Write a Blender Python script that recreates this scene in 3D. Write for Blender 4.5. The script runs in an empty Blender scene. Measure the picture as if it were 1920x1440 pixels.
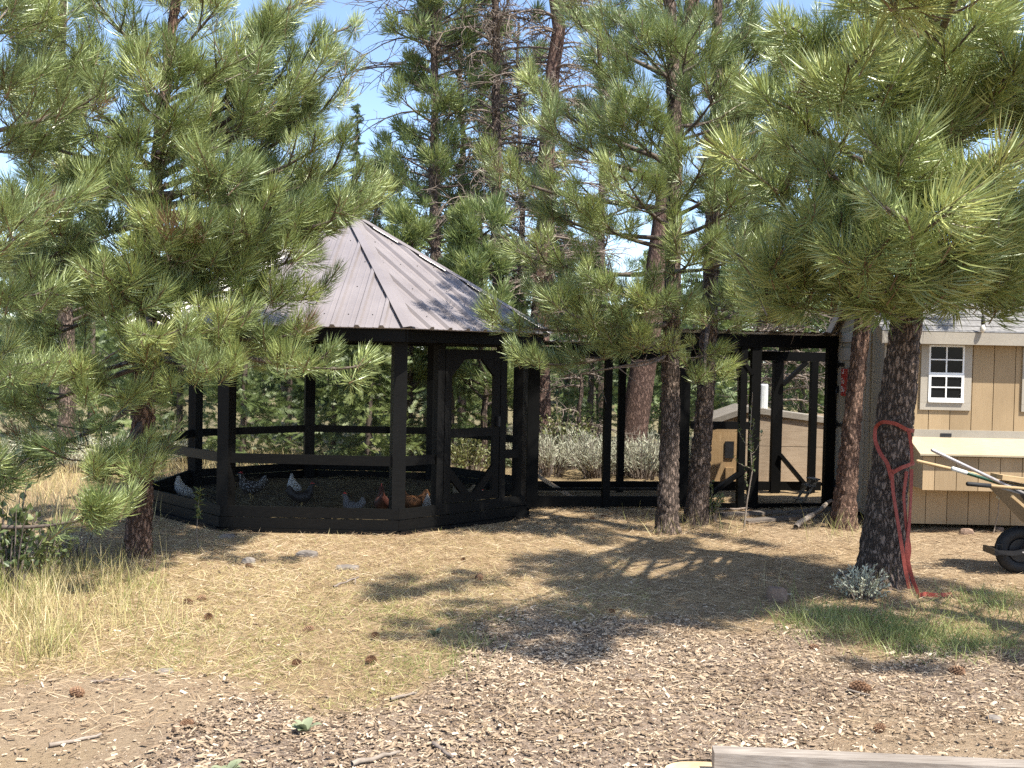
import bpy, math, random
import numpy as np
from mathutils import Vector, Matrix

SC = bpy.context.scene
COL = SC.collection
R_ = math.radians
rng = np.random.default_rng(7)
random.seed(7)

# ------------------------------------------------------------------ camera
FPX, PITCH, ROLL, CAMH = 1997.0, 0.0282, 0.0211, 2.0
_r0 = np.array([1., 0, 0]); _u0 = np.array([0, math.sin(PITCH), math.cos(PITCH)])
FW = np.array([0, math.cos(PITCH), -math.sin(PITCH)])
RT = math.cos(ROLL) * _r0 + math.sin(ROLL) * _u0
UP = -math.sin(ROLL) * _r0 + math.cos(ROLL) * _u0
CAM = np.array([0, 0, CAMH])
cd = bpy.data.cameras.new('camera'); cam = bpy.data.objects.new('camera', cd); COL.objects.link(cam)
cd.sensor_width = 36; cd.lens = 36 * FPX / 1920; cd.clip_end = 3000; cd.clip_start = 0.05
cam.matrix_world = Matrix(((RT[0], UP[0], -FW[0], CAM[0]), (RT[1], UP[1], -FW[1], CAM[1]), (RT[2], UP[2], -FW[2], CAM[2]), (0, 0, 0, 1)))
SC.camera = cam

# ------------------------------------------------------------------ light
SUN_EL, SUN_AZ = R_(60), R_(134)       # azimuth clockwise from +Y (the viewing direction)
sunv = Vector((math.sin(SUN_AZ) * math.cos(SUN_EL), math.cos(SUN_AZ) * math.cos(SUN_EL), math.sin(SUN_EL)))
w = bpy.data.worlds.new('World'); SC.world = w; w.use_nodes = True
wn = w.node_tree.nodes; bg = wn['Background']
sky = wn.new('ShaderNodeTexSky'); sky.sky_type = 'NISHITA'; sky.sun_disc = False
sky.sun_elevation = SUN_EL; sky.sun_rotation = SUN_AZ; sky.dust_density = 2.2; sky.air_density = .9; sky.altitude = 1500
w.node_tree.links.new(sky.outputs[0], bg.inputs[0]); bg.inputs[1].default_value = 0.15
sd = bpy.data.lights.new('sun', 'SUN'); sd.energy = 5.0; sd.angle = R_(0.53); sd.color = (1, .95, .86)
so = bpy.data.objects.new('sun', sd); COL.objects.link(so); so.rotation_euler = sunv.to_track_quat('Z', 'Y').to_euler()
SC.view_settings.view_transform = 'Standard'; SC.view_settings.look = 'None'
SC.view_settings.exposure = 1.12; SC.view_settings.gamma = 1
SC.cycles.max_bounces = 6; SC.cycles.transparent_max_bounces = 8
SC.cycles.sample_clamp_indirect = 6
SC.cycles.use_denoising = False

# ------------------------------------------------------------------ pixels to places
def ray(u, v):
    return FW + (u - 960) / FPX * RT - (v - 720) / FPX * UP
def at(u, v, Y):
    d = ray(u, v); return CAM + d * (Y / d[1])
def G(u, v, z=0.0):
    d = ray(u, v); return CAM + d * ((z - CAMH) / d[2])
def proj(P):
    d = np.asarray(P) - CAM
    f = d @ FW
    f = np.where(f < .3, .3, f)
    return 960 + FPX * (d @ RT) / f, 720 - FPX * (d @ UP) / f
def sm(a, b, x):
    t = np.clip((x - a) / (b - a), 0, 1); return t * t * (3 - 2 * t)
def gz(x, y):
    x = np.asarray(x, float); y = np.asarray(y, float)
    calm = sm(2.9, 4.2, np.hypot(x + 2.16, y - 13.95))
    return calm * (.022 * np.sin(x * 1.3 + 1) * np.sin(y * 1.1) + .012 * np.sin(x * 3.1 + y * 2.3) + .01 * np.sin(y * 4.7 - x * 1.9)) \
        + .25 * (1 - np.exp(-np.maximum(0, np.hypot(x, y - 13) - 16) ** 2 / 800))
# ------------------------------------------------------------------ materials
def nodes(name):
    m = bpy.data.materials.new(name); m.use_nodes = True
    nt = m.node_tree; b = nt.nodes['Principled BSDF']
    return m, nt, b
def ramp(nt, stops, fac):
    r = nt.nodes.new('ShaderNodeValToRGB'); e = r.color_ramp.elements
    while len(e) < len(stops): e.new(.5)
    for k, (p, c) in enumerate(stops):
        e[k].position = p; e[k].color = (*c, 1)
    nt.links.new(fac, r.inputs[0]); return r.outputs[0]
def noise(nt, scale, detail=4, vec=None, stretch=None, rough=.6, coord='Object'):
    n = nt.nodes.new('ShaderNodeTexNoise'); n.inputs['Scale'].default_value = scale; n.inputs['Detail'].default_value = detail
    n.inputs['Roughness'].default_value = rough
    tc = nt.nodes.new('ShaderNodeTexCoord'); o = tc.outputs[coord]
    if stretch:
        mp = nt.nodes.new('ShaderNodeMapping'); mp.inputs['Scale'].default_value = stretch
        nt.links.new(o, mp.inputs[0]); o = mp.outputs[0]
    nt.links.new(o, n.inputs['Vector']); return n.outputs['Fac']
def bump(nt, b, h, strength=.3, dist=.01):
    n = nt.nodes.new('ShaderNodeBump'); n.inputs['Strength'].default_value = strength; n.inputs['Distance'].default_value = dist
    nt.links.new(h, n.inputs['Height']); nt.links.new(n.outputs[0], b.inputs['Normal'])
def mixc(nt, fac, a, c, mode='MIX'):
    n = nt.nodes.new('ShaderNodeMix'); n.data_type = 'RGBA'; n.blend_type = mode
    for s, val in ((0, fac), (6, a), (7, c)):
        if hasattr(val, 'is_linked'): nt.links.new(val, n.inputs[s])
        elif s == 0: n.inputs[0].default_value = val
        else: n.inputs[s].default_value = (*val, 1)
    return n.outputs[2]
def simple(name, c1, c2, scale=8, rough=.6, stretch=None, bmp=.2, bd=.004, metal=0, spec=.4):
    m, nt, b = nodes(name)
    f = noise(nt, scale, 5, stretch=stretch)
    nt.links.new(ramp(nt, [(.3, c1), (.7, c2)], f), b.inputs['Base Color'])
    b.inputs['Roughness'].default_value = rough; b.inputs['Metallic'].default_value = metal
    b.inputs['Specular IOR Level'].default_value = spec
    if bmp: bump(nt, b, f, bmp, bd)
    return m
def leafmat(name, stops, trans=.3, rough=.45, gloss=.12):
    m, nt, b = nodes(name); nt.nodes.remove(b)
    a = nt.nodes.new('ShaderNodeAttribute'); a.attribute_name = 'tint'
    c = ramp(nt, stops, a.outputs['Fac'])
    d = nt.nodes.new('ShaderNodeBsdfDiffuse'); t = nt.nodes.new('ShaderNodeBsdfTranslucent'); g = nt.nodes.new('ShaderNodeBsdfGlossy')
    nt.links.new(c, d.inputs[0]); nt.links.new(c, t.inputs[0]); g.inputs['Roughness'].default_value = rough
    g.inputs[0].default_value = (.9, .95, .85, 1)
    m1 = nt.nodes.new('ShaderNodeMixShader'); m1.inputs[0].default_value = trans
    nt.links.new(d.outputs[0], m1.inputs[1]); nt.links.new(t.outputs[0], m1.inputs[2])
    m2 = nt.nodes.new('ShaderNodeMixShader'); m2.inputs[0].default_value = gloss
    nt.links.new(m1.outputs[0], m2.inputs[1]); nt.links.new(g.outputs[0], m2.inputs[2])
    nt.links.new(m2.outputs[0], nt.nodes['Material Output'].inputs[0])
    return m

M = {}
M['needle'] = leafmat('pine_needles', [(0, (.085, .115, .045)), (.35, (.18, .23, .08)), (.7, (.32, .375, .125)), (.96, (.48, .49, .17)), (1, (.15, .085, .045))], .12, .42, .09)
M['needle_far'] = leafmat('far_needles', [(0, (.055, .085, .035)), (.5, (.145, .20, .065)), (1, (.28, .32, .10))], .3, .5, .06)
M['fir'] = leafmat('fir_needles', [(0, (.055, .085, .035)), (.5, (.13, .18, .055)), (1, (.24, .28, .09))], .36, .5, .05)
M['leaf'] = leafmat('shrub_leaves', [(0, (.06, .09, .035)), (.5, (.12, .155, .05)), (1, (.26, .26, .09))], .3, .5, .06)
M['sage'] = leafmat('sage_leaves', [(0, (.34, .36, .25)), (.5, (.56, .56, .42)), (1, (.72, .69, .53))], .2, .6, .03)
M['mullein'] = leafmat('mullein_leaves', [(0, (.17, .2, .11)), (1, (.3, .32, .2))], .2, .6, .03)
M['grass'] = leafmat('dry_grass', [(0, (.15, .19, .05)), (.25, (.29, .30, .09)), (.55, (.50, .41, .19)), (1, (.64, .53, .32))], .3, .55, .03)
M['green_grass'] = leafmat('green_grass', [(0, (.10, .15, .04)), (.5, (.25, .29, .085)), (1, (.46, .44, .18))], .3, .5, .04)
M['litter'] = leafmat('needle_litter', [(0, (.09, .055, .035)), (.3, (.26, .165, .10)), (.7, (.47, .34, .2)), (1, (.66, .54, .37))], .1, .6, .03)
M['straw'] = leafmat('straw', [(0, (.09, .065, .03)), (1, (.26, .2, .1))], .15, .6, .03)
M['chips'] = leafmat('wood_chips', [(0, (.07, .045, .03)), (.3, (.22, .155, .10)), (.65, (.39, .295, .20)), (1, (.60, .50, .375))], .0, .6, .02)
M['twig'] = simple('grey_twigs', (.10, .075, .06), (.26, .21, .17), 30, .8)
M['twig_dark'] = simple('branch_bark', (.055, .042, .034), (.15, .115, .09), 25, .8)

def barkmat(name, dark, mid, light, sc=1.0):
    m, nt, b = nodes(name)
    tc = nt.nodes.new('ShaderNodeTexCoord'); mp = nt.nodes.new('ShaderNodeMapping'); mp.inputs['Scale'].default_value = (1, 1, .3)
    nt.links.new(tc.outputs['Object'], mp.inputs[0])
    nz = nt.nodes.new('ShaderNodeTexNoise'); nz.inputs['Scale'].default_value = 22 * sc; nz.inputs['Detail'].default_value = 8; nz.inputs['Roughness'].default_value = .7
    nt.links.new(mp.outputs[0], nz.inputs['Vector'])
    fine = nt.nodes.new('ShaderNodeTexNoise'); fine.inputs['Scale'].default_value = 70 * sc; fine.inputs['Detail'].default_value = 6; fine.inputs['Roughness'].default_value = .75
    nt.links.new(tc.outputs['Object'], fine.inputs['Vector'])
    add = nt.nodes.new('ShaderNodeVectorMath'); add.operation = 'MULTIPLY_ADD'; add.inputs[1].default_value = (.085, .085, .085)
    nt.links.new(nz.outputs['Color'], add.inputs[0]); nt.links.new(mp.outputs[0], add.inputs[2])
    vo = nt.nodes.new('ShaderNodeTexVoronoi'); vo.feature = 'DISTANCE_TO_EDGE'; vo.inputs['Scale'].default_value = 30 * sc
    nt.links.new(add.outputs[0], vo.inputs['Vector'])
    c = ramp(nt, [(.3, mid), (.7, light)], fine.outputs['Fac'])
    c = mixc(nt, nz.outputs['Fac'], c, mid)
    e = nt.nodes.new('ShaderNodeMapRange'); e.inputs[1].default_value = 0; e.inputs[2].default_value = .24; nt.links.new(vo.outputs['Distance'], e.inputs[0])
    nt.links.new(mixc(nt, e.outputs[0], dark, c), b.inputs['Base Color'])
    b.inputs['Roughness'].default_value = .85; b.inputs['Specular IOR Level'].default_value = .2
    mm = nt.nodes.new('ShaderNodeMath'); mm.operation = 'MULTIPLY_ADD'; mm.inputs[1].default_value = .8
    nt.links.new(fine.outputs['Fac'], mm.inputs[0]); nt.links.new(e.outputs[0], mm.inputs[2])
    bump(nt, b, mm.outputs[0], .9, .018)
    return m
M['bark'] = barkmat('grey_brown_bark', (.035, .026, .021), (.19, .135, .103), (.42, .325, .262))
M['bark_red'] = barkmat('red_brown_bark', (.06, .036, .027), (.23, .14, .098), (.43, .28, .205))
M['bark_far'] = barkmat('far_red_bark', (.07, .042, .034), (.18, .11, .085), (.36, .245, .195), .8)

def woodmat(name, c1, c2, rough=.6, stretch=(3, 3, 3), grain=14, spec=.4, bmp=.25):
    m, nt, b = nodes(name)
    f = noise(nt, grain, 6, stretch=stretch); g = noise(nt, 2.2, 3)
    c = ramp(nt, [(.3, c1), (.7, c2)], f)
    oi = nt.nodes.new('ShaderNodeObjectInfo'); mr = nt.nodes.new('ShaderNodeMapRange'); mr.inputs[3].default_value = .84; mr.inputs[4].default_value = 1.08
    nt.links.new(oi.outputs['Random'], mr.inputs[0]); hs = nt.nodes.new('ShaderNodeHueSaturation'); nt.links.new(mr.outputs[0], hs.inputs['Value'])
    nt.links.new(mixc(nt, g, c, tuple(x * .72 for x in c1)), hs.inputs['Color']); nt.links.new(hs.outputs[0], b.inputs['Base Color'])
    b.inputs['Roughness'].default_value = rough; b.inputs['Specular IOR Level'].default_value = spec
    bump(nt, b, f, bmp, .004); return m
M['black_wood'] = woodmat('black_stained_wood', (.0035, .0034, .0033), (.009, .0087, .0084), .5, (1.2, 1.2, 8), 9, .16)
M['black_wood_run'] = woodmat('black_run_wood', (.003, .003, .003), (.007, .0068, .0065), .55, (6, 6, 1.2), 9, .1)
M['siding'] = woodmat('tan_siding', (.41, .295, .17), (.49, .36, .215), .75, (9, 9, .8), 5, .2)
M['siding_side'] = woodmat('shed_end_siding', (.40, .35, .265), (.47, .42, .32), .75, (9, 9, .8), 5, .2)
M['trim'] = woodmat('greige_trim', (.38, .34, .28), (.46, .415, .34), .7, (5, 5, 5), 8, .2)
M['lid'] = woodmat('cream_lid', (.41, .335, .22), (.49, .41, .28), .6, (2, 9, 9), 5, .3)
M['white'] = simple('white_vinyl', (.72, .72, .7), (.82, .82, .8), 5, .45, bmp=0)
M['pane'] = simple('dark_glass', (.006, .007, .008), (.012, .013, .014), 3, .12, bmp=0, spec=.12)
M['weathered'] = woodmat('weathered_ply', (.40, .30, .205), (.60, .48, .35), .8, (1.2, 6, 14), 4, .2)
M['ply_new'] = woodmat('orange_ply', (.36, .23, .11), (.55, .39, .22), .8, (14, 14, 1.5), 4, .2)
M['cap'] = woodmat('weathered_cap', (.24, .21, .17), (.42, .38, .32), .8, (2, 9, 9), 5, .2)
M['old_plank'] = woodmat('old_grey_plank', (.12, .10, .085), (.22, .19, .16), .85, (2, 9, 9), 6, .15)
M['board'] = woodmat('grey_timber', (.24, .2, .165), (.56, .5, .43), .8, (1.0, 16, 16), 6, .2, .6)
M['plank'] = woodmat('fresh_plank', (.42, .29, .15), (.58, .43, .25), .7, (1.5, 9, 9), 5, .2)
M['metal_black'] = simple('black_metal', (.012, .012, .013), (.022, .022, .024), 12, .4, bmp=.1)
M['rubber'] = simple('black_rubber', (.010, .010, .011), (.02, .02, .02), 20, .7, bmp=.2)
M['wire'] = simple('dark_wire', (.004, .004, .004), (.008, .008, .008), 20, .7, bmp=0, spec=.05)
M['steel'] = simple('worn_steel', (.33, .3, .29), (.5, .47, .46), 20, .4, bmp=0, metal=.3)
M['green_paint'] = simple('green_handle', (.012, .05, .03), (.02, .07, .045), 10, .35, bmp=0)
M['pvc'] = simple('pale_plastic', (.62, .64, .62), (.72, .74, .72), 8, .4, bmp=0)
M['strap'] = simple('red_webbing', (.19, .03, .02), (.31, .065, .043), 60, .7, bmp=.3, bd=.002)
M['sign_red'] = simple('red_sign', (.34, .02, .02), (.42, .03, .025), 6, .5, bmp=0)
M['rock'] = simple('grey_rock', (.13, .11, .095), (.27, .235, .2), 7, .9, bmp=.7, bd=.03)
M['rock_red'] = simple('brown_rock', (.16, .10, .07), (.3, .21, .15), 7, .9, bmp=.7, bd=.03)
M['cone'] = simple('pine_cone', (.09, .045, .025), (.3, .17, .09), 40, .7, bmp=.3)
M['stick'] = simple('bleached_stick', (.14, .11, .085), (.3, .25, .2), 14, .8, stretch=(1, 1, 1))
M['log_end'] = simple('split_log', (.4, .26, .13), (.66, .5, .3), 6, .8)
M['shingle'] = simple('grey_shingles', (.13, .125, .12), (.24, .23, .22), 22, .9, bmp=.5)
M['bulb'] = simple('bulb_glass', (.6, .56, .48), (.72, .68, .6), 4, .1, bmp=0)
M['soil'] = simple('straw_floor', (.035, .026, .014), (.09, .068, .036), 6, .9, bmp=.6, bd=.03)
# metal roofing
m, nt, b = nodes('brown_metal_roof'); f = noise(nt, 1.6, 4); f2 = noise(nt, 60, 3)
nt.links.new(ramp(nt, [(.3, (.19, .166, .163)), (.7, (.25, .222, .218))], f), b.inputs['Base Color'])
b.inputs['Roughness'].default_value = .3; b.inputs['Specular IOR Level'].default_value = .7; bump(nt, b, f2, .04, .002)
M['roof'] = m
# ground
m, nt, b = nodes('forest_ground')
at_ = nt.nodes.new('ShaderNodeAttribute'); at_.attribute_name = 'zone'
sep = nt.nodes.new('ShaderNodeSeparateColor'); nt.links.new(at_.outputs['Color'], sep.inputs[0])
n1 = noise(nt, 3.0, 8, rough=.7); n2 = noise(nt, 38, 6, rough=.7); n3 = noise(nt, 140, 4)
dirt = ramp(nt, [(.25, (.17, .12, .08)), (.5, (.31, .23, .15)), (.75, (.43, .335, .23))], n2)
dirt = mixc(nt, n1, dirt, (.38, .28, .18))
straw = ramp(nt, [(.3, (.20, .135, .08)), (.5, (.37, .265, .155)), (.72, (.50, .385, .24))], n2)
straw = mixc(nt, n1, straw, (.33, .24, .13))
chip = ramp(nt, [(.3, (.12, .08, .055)), (.5, (.28, .21, .155)), (.7, (.46, .37, .29))], n2)
c = mixc(nt, sep.outputs[0], straw, dirt); c = mixc(nt, sep.outputs[1], c, chip)
far = ramp(nt, [(.3, (.2, .17, .09)), (.7, (.36, .31, .19))], n2)
c = mixc(nt, sep.outputs[2], c, far)
nt.links.new(c, b.inputs['Base Color']); b.inputs['Roughness'].default_value = .95; b.inputs['Specular IOR Level'].default_value = .1
ad = nt.nodes.new('ShaderNodeMath'); nt.links.new(n2, ad.inputs[0]); nt.links.new(n3, ad.inputs[1]); bump(nt, b, ad.outputs[0], .8, .03)
M['ground'] = m
def patterned(name, base, mark, scale, thr, kind='VORONOI'):
    m, nt, b = nodes(name)
    tc = nt.nodes.new('ShaderNodeTexCoord')
    if kind == 'VORONOI':
        t = nt.nodes.new('ShaderNodeTexVoronoi'); t.inputs['Scale'].default_value = scale; o = t.outputs['Distance']
    else:
        t = nt.nodes.new('ShaderNodeTexWave'); t.inputs['Scale'].default_value = scale; t.inputs['Distortion'].default_value = 4; o = t.outputs['Fac']
    nt.links.new(tc.outputs['Object'], t.inputs['Vector'])
    nt.links.new(ramp(nt, [(thr, mark), (thr + .08, base)], o), b.inputs['Base Color']); b.inputs['Roughness'].default_value = .7
    return m
M['hen_white'] = simple('white_feathers', (.42, .41, .39), (.54, .53, .5), 30, .8)
M['hen_black'] = simple('black_feathers', (.008, .008, .009), (.02, .02, .022), 30, .5)
M['hen_orange'] = simple('buff_feathers', (.1, .04, .012), (.16, .065, .02), 30, .7)
M['hen_red'] = simple('russet_feathers', (.045, .012, .007), (.08, .022, .012), 30, .7)
M['hen_tan'] = simple('tan_feathers', (.2, .15, .09), (.3, .23, .15), 30, .7)
M['hen_speckled'] = patterned('speckled_feathers', (.012, .011, .01), (.36, .35, .33), 42, .3)
M['hen_barred'] = patterned('barred_feathers', (.014, .014, .015), (.2, .2, .2), 26, .42, 'WAVE')
M['comb'] = simple('red_comb', (.42, .03, .03), (.5, .05, .04), 20, .5, bmp=0)
M['beak'] = simple('horn_beak', (.4, .28, .1), (.5, .36, .15), 20, .5, bmp=0)

# ------------------------------------------------------------------ mesh helpers
def arr(v): return np.asarray(v, float)
def norm(v):
    v = arr(v); return v / (np.linalg.norm(v, axis=-1, keepdims=True) + 1e-12)
def link(name, me, mat, parent=None, local=False):
    o = bpy.data.objects.new(name, me); COL.objects.link(o)
    if mat: me.materials.append(M[mat] if isinstance(mat, str) else mat)
    if parent is not None:
        o.parent = parent
        if not local:
            root = parent
            while root.parent is not None: root = root.parent
            o.matrix_parent_inverse = Matrix.Translation(-Vector(root.location)) if parent is root else Matrix.Identity(4)
    return o
def npmesh(name, V, F, attrs=None, smooth=False, mat=None, parent=None, local=False):
    V = np.ascontiguousarray(V, dtype=np.float32); F = np.ascontiguousarray(F, dtype=np.int32)
    k = F.shape[1]
    me = bpy.data.meshes.new(name); me.vertices.add(len(V)); me.vertices.foreach_set('co', V.ravel())
    me.loops.add(F.size); me.loops.foreach_set('vertex_index', F.ravel())
    me.polygons.add(len(F)); me.polygons.foreach_set('loop_start', np.arange(0, F.size, k, dtype=np.int32))
    me.update(calc_edges=True)
    me.polygons.foreach_set('use_smooth', np.full(len(F), smooth))
    for an, av in (attrs or {}).items():
        av = np.asarray(av, np.float32)
        if av.ndim == 1:
            a = me.attributes.new(an, 'FLOAT', 'POINT'); a.data.foreach_set('value', av)
        else:
            a = me.attributes.new(an, 'FLOAT_COLOR', 'POINT'); a.data.foreach_set('color', av.ravel())
    return link(name, me, mat, parent, local)
class MB:
    def __init__(s): s.v = []; s.f = []
    def add(s, V, F):
        n = len(s.v); s.v += [tuple(map(float, p)) for p in V]; s.f += [tuple(i + n for i in q) for q in F]; return s
    def box(s, c, size, ax=None):
        ax = np.eye(3) if ax is None else ax
        c = arr(c); h = arr(size) / 2
        V = [c + ax[0] * sx * h[0] + ax[1] * sy * h[1] + ax[2] * sz * h[2] for sz in (-1, 1) for sx, sy in ((-1, -1), (1, -1), (1, 1), (-1, 1))]
        return s.add(V, [(3, 2, 1, 0), (4, 5, 6, 7), (0, 1, 5, 4), (1, 2, 6, 5), (2, 3, 7, 6), (3, 0, 4, 7)])
    def bar(s, a, b, wid, hgt, up=(0, 0, 1)):
        a, b = arr(a), arr(b); d = norm(b - a); side = np.cross(d, arr(up))
        if np.linalg.norm(side) < 1e-4: side = np.array([1., 0, 0])
        side = norm(side); u = np.cross(side, d)
        return s.box((a + b) / 2, (np.linalg.norm(b - a), wid, hgt), np.array([d, side, u]))
    def tube(s, pts, rad, n=8, cap=True):
        V, F = tube(pts, rad, n); k = len(s.v); s.add(V, F.tolist())
        if cap:
            m = len(V); s.f.append(tuple(k + i for i in reversed(range(n)))); s.f.append(tuple(k + m - n + i for i in range(n)))
        return s
    def prism(s, poly, d):
        poly = [arr(p) for p in poly]; d = arr(d); n = len(poly)
        V = poly + [p + d for p in poly]
        F = [tuple(reversed(range(n))), tuple(range(n, 2 * n))] + [(i, (i + 1) % n, n + (i + 1) % n, n + i) for i in range(n)]
        return s.add(V, F)
    def build(s, name, mat, parent=None, smooth=False, local=False):
        me = bpy.data.meshes.new(name); me.from_pydata(s.v, [], s.f); me.update()
        if smooth: me.polygons.foreach_set('use_smooth', [True] * len(me.polygons))
        return link(name, me, mat, parent, local)
def frames(ax, roll=None):
    ax = norm(ax); n = len(ax)
    ref = np.where(np.abs(ax[:, 2:3]) > .9, np.array([[1., 0, 0]]), np.array([[0, 0, 1.]]))
    x = norm(np.cross(ref, ax)); y = np.cross(ax, x)
    if roll is not None:
        c, s_ = np.cos(roll)[:, None], np.sin(roll)[:, None]; x, y = c * x + s_ * y, -s_ * x + c * y
    return np.stack([x, y, ax], 1)      # rows
def scatter(pv, pf, P, Rm, S):
    S = np.asarray(S, float)
    if S.ndim == 1: S = np.repeat(S[:, None], 3, 1)
    pv = np.asarray(pv, float)
    V = np.einsum('nkj,nji->nki', pv[None] * S[:, None, :], Rm) + P[:, None, :]
    F = (pf[None] + (np.arange(len(P)) * len(pv))[:, None, None]).reshape(-1, pf.shape[1])
    return V.reshape(-1, 3), F
def tube(pts, rad, n=6):
    pts = arr(pts); m = len(pts); rad = np.broadcast_to(arr(rad), (m,))
    t = norm(np.gradient(pts, axis=0)); ref = np.array([.31, .95, .05]) if abs(t[0][2]) > .8 else np.array([0, 0, 1.])
    x = norm(np.cross(np.repeat(ref[None], m, 0), t)); y = np.cross(t, x)
    a = np.arange(n) * 2 * math.pi / n
    V = pts[:, None] + rad[:, None, None] * (np.cos(a)[None, :, None] * x[:, None] + np.sin(a)[None, :, None] * y[:, None])
    i = np.arange(m - 1)[:, None] * n; j = np.arange(n)[None]; k = (j + 1) % n
    F = np.stack([i + j, i + k, i + n + k, i + n + j], -1).reshape(-1, 4)
    return V.reshape(-1, 3), F
class NB:                                # numpy builder for quads
    def __init__(s): s.V = []; s.F = []; s.n = 0
    def tube(s, pts, rad, n=5):
        V, F = tube(pts, rad, n); s.V.append(V); s.F.append(F + s.n); s.n += len(V); return s
    def build(s, name, mat, parent=None, smooth=True, local=False):
        return npmesh(name, np.concatenate(s.V), np.concatenate(s.F), None, smooth, mat, parent, local)
def empty(name, loc, label, cat, group=None):
    o = bpy.data.objects.new(name, None); COL.objects.link(o); o.location = tuple(map(float, loc)); o.empty_display_size = .1
    return tag(o, label, cat, group)
def tag(o, label=None, cat=None, group=None, kind=None):
    if label: o['label'] = label
    if cat: o['category'] = cat
    if group: o['group'] = group
    if kind: o['kind'] = kind
    return o
def bez(p0, p1, p2, p3, n):
    t = np.linspace(0, 1, n)[:, None]
    return (1 - t) ** 3 * p0 + 3 * (1 - t) ** 2 * t * p1 + 3 * (1 - t) * t * t * p2 + t ** 3 * p3
def ongr(p, dz=0.0):
    p = arr(p).copy(); p[2] = float(gz(p[0], p[1])) + dz; return p

# ------------------------------------------------------------------ ground
def zones(x, y):
    """weights of bare dirt, wood chips and far rough ground at a place"""
    P = np.stack([x, y, np.zeros_like(x)], -1); u, v = proj(P)
    wob = 22 * np.sin(x * 2.1 + y) + 14 * np.sin(x * 5.3 - y * 3.7) + 9 * np.sin(x * 11 + y * 7)
    edge = np.interp(u, [-400, 250, 420, 800, 900, 1060, 1300, 1500, 1640, 1920, 2600], [1560, 1460, 1330, 1275, 1205, 1165, 1150, 1180, 1225, 1240, 1250])
    ch = sm(-25, 25, v - edge + wob)
    ch *= 1 - .85 * sm(1500, 1640, u + wob) * sm(1290, 1350, v + wob)
    d1 = sm(1245, 1290, v + .4 * wob) * (1 - sm(430, 560, u + wob)) * (1 - sm(1395, 1470, v - (u - 100) * .2 + wob) * .6)
    d2 = sm(1500, 1640, u + wob) * sm(1290, 1350, v + wob)
    d3 = sm(1640, 1720, u) * sm(985, 1010, v) * (1 - sm(1060, 1110, v)) * .7
    d4 = sm(1380, 1450, u + wob) * (1 - sm(1610, 1660, u)) * sm(955, 975, v) * (1 - sm(1010, 1030, v)) * .6
    d = np.clip(d1 + d2 + d3 + d4, 0, 1)
    f = sm(16, 21, y)
    front = (y > 1).astype(float)
    return d * front, ch * front, f
s = np.linspace(-1, 1, 250); g1 = np.sign(s) * (np.abs(s) * 13 + np.abs(s) ** 7 * 500)
X, Y = np.meshgrid(g1, g1 + 12)
x, y = X.ravel(), Y.ravel()
d, ch, fr = zones(x, y)
z = gz(x, y) + .012 * sm(2.8, 4, np.hypot(x + 2.16, y - 13.95)) * np.sin(x * 9 + 3 * np.sin(y * 4)) * np.sin(y * 8.3)
n = len(s); i = (np.arange(n - 1)[:, None] * n + np.arange(n - 1)[None]).ravel()
ground = npmesh('ground', np.stack([x, y, z], -1), np.stack([i, i + 1, i + n + 1, i + n], -1), {'zone': np.stack([d, ch, fr, np.ones_like(d)], -1)}, True, 'ground')
ground['kind'] = 'structure'

# ------------------------------------------------------------------ gazebo
GC = arr((-2.16, 13.95, 0)); GR = 2.539; GTH = -1.9728
def gv(i, r=GR, z=0.0):
    a = GTH + (i % 8) * math.pi / 4
    return GC + arr((r * math.cos(a), r * math.sin(a), z))
gaz = empty('gazebo', GC, 'black octagonal screened gazebo with brown ribbed metal roof, hens inside', 'gazebo')
def screen(name, corners, parent, step=.0127, r=.0006, mat='wire'):
    """woven wire cloth filling a polygon given in 3-D (planar, convex)"""
    C = arr(corners); o = C[0]; ux = norm(C[1] - C[0]); nrm = norm(np.cross(ux, C[2] - C[0])); uy = np.cross(nrm, ux)
    q = np.stack([(C - o) @ ux, (C - o) @ uy], -1)
    V = []; F = []; k = 0
    for axis in (0, 1):
        lo, hi = q[:, axis].min(), q[:, axis].max()
        for t in np.arange(lo + step / 2, hi, step):
            xs = []
            for a in range(len(q)):
                p0, p1 = q[a], q[(a + 1) % len(q)]
                if (p0[axis] - t) * (p1[axis] - t) < 0:
                    xs.append(p0[1 - axis] + (t - p0[axis]) / (p1[axis] - p0[axis]) * (p1[1 - axis] - p0[1 - axis]))
            if len(xs) != 2: continue
            a_, b_ = min(xs), max(xs)
            for e in (a_, b_):
                base = o + (ux * t + uy * e if axis == 0 else ux * e + uy * t) + nrm * (r * .8 * (1 if axis else -1))
                sd_ = ux if axis == 0 else uy
                V += [base + sd_ * r, base - sd_ * r * .5 + nrm * r * .87, base - sd_ * r * .5 - nrm * r * .87]
            F += [(k, k + 1, k + 4, k + 3), (k + 1, k + 2, k + 5, k + 4), (k + 2, k, k + 3, k + 5)]; k += 6
    o_ = npmesh(name, V, F, None, False, mat, parent); o_['kind'] = 'stuff'
    return o_
ZK, ZR, ZH, ZE = .278, .85, 2.09, 2.25
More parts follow.
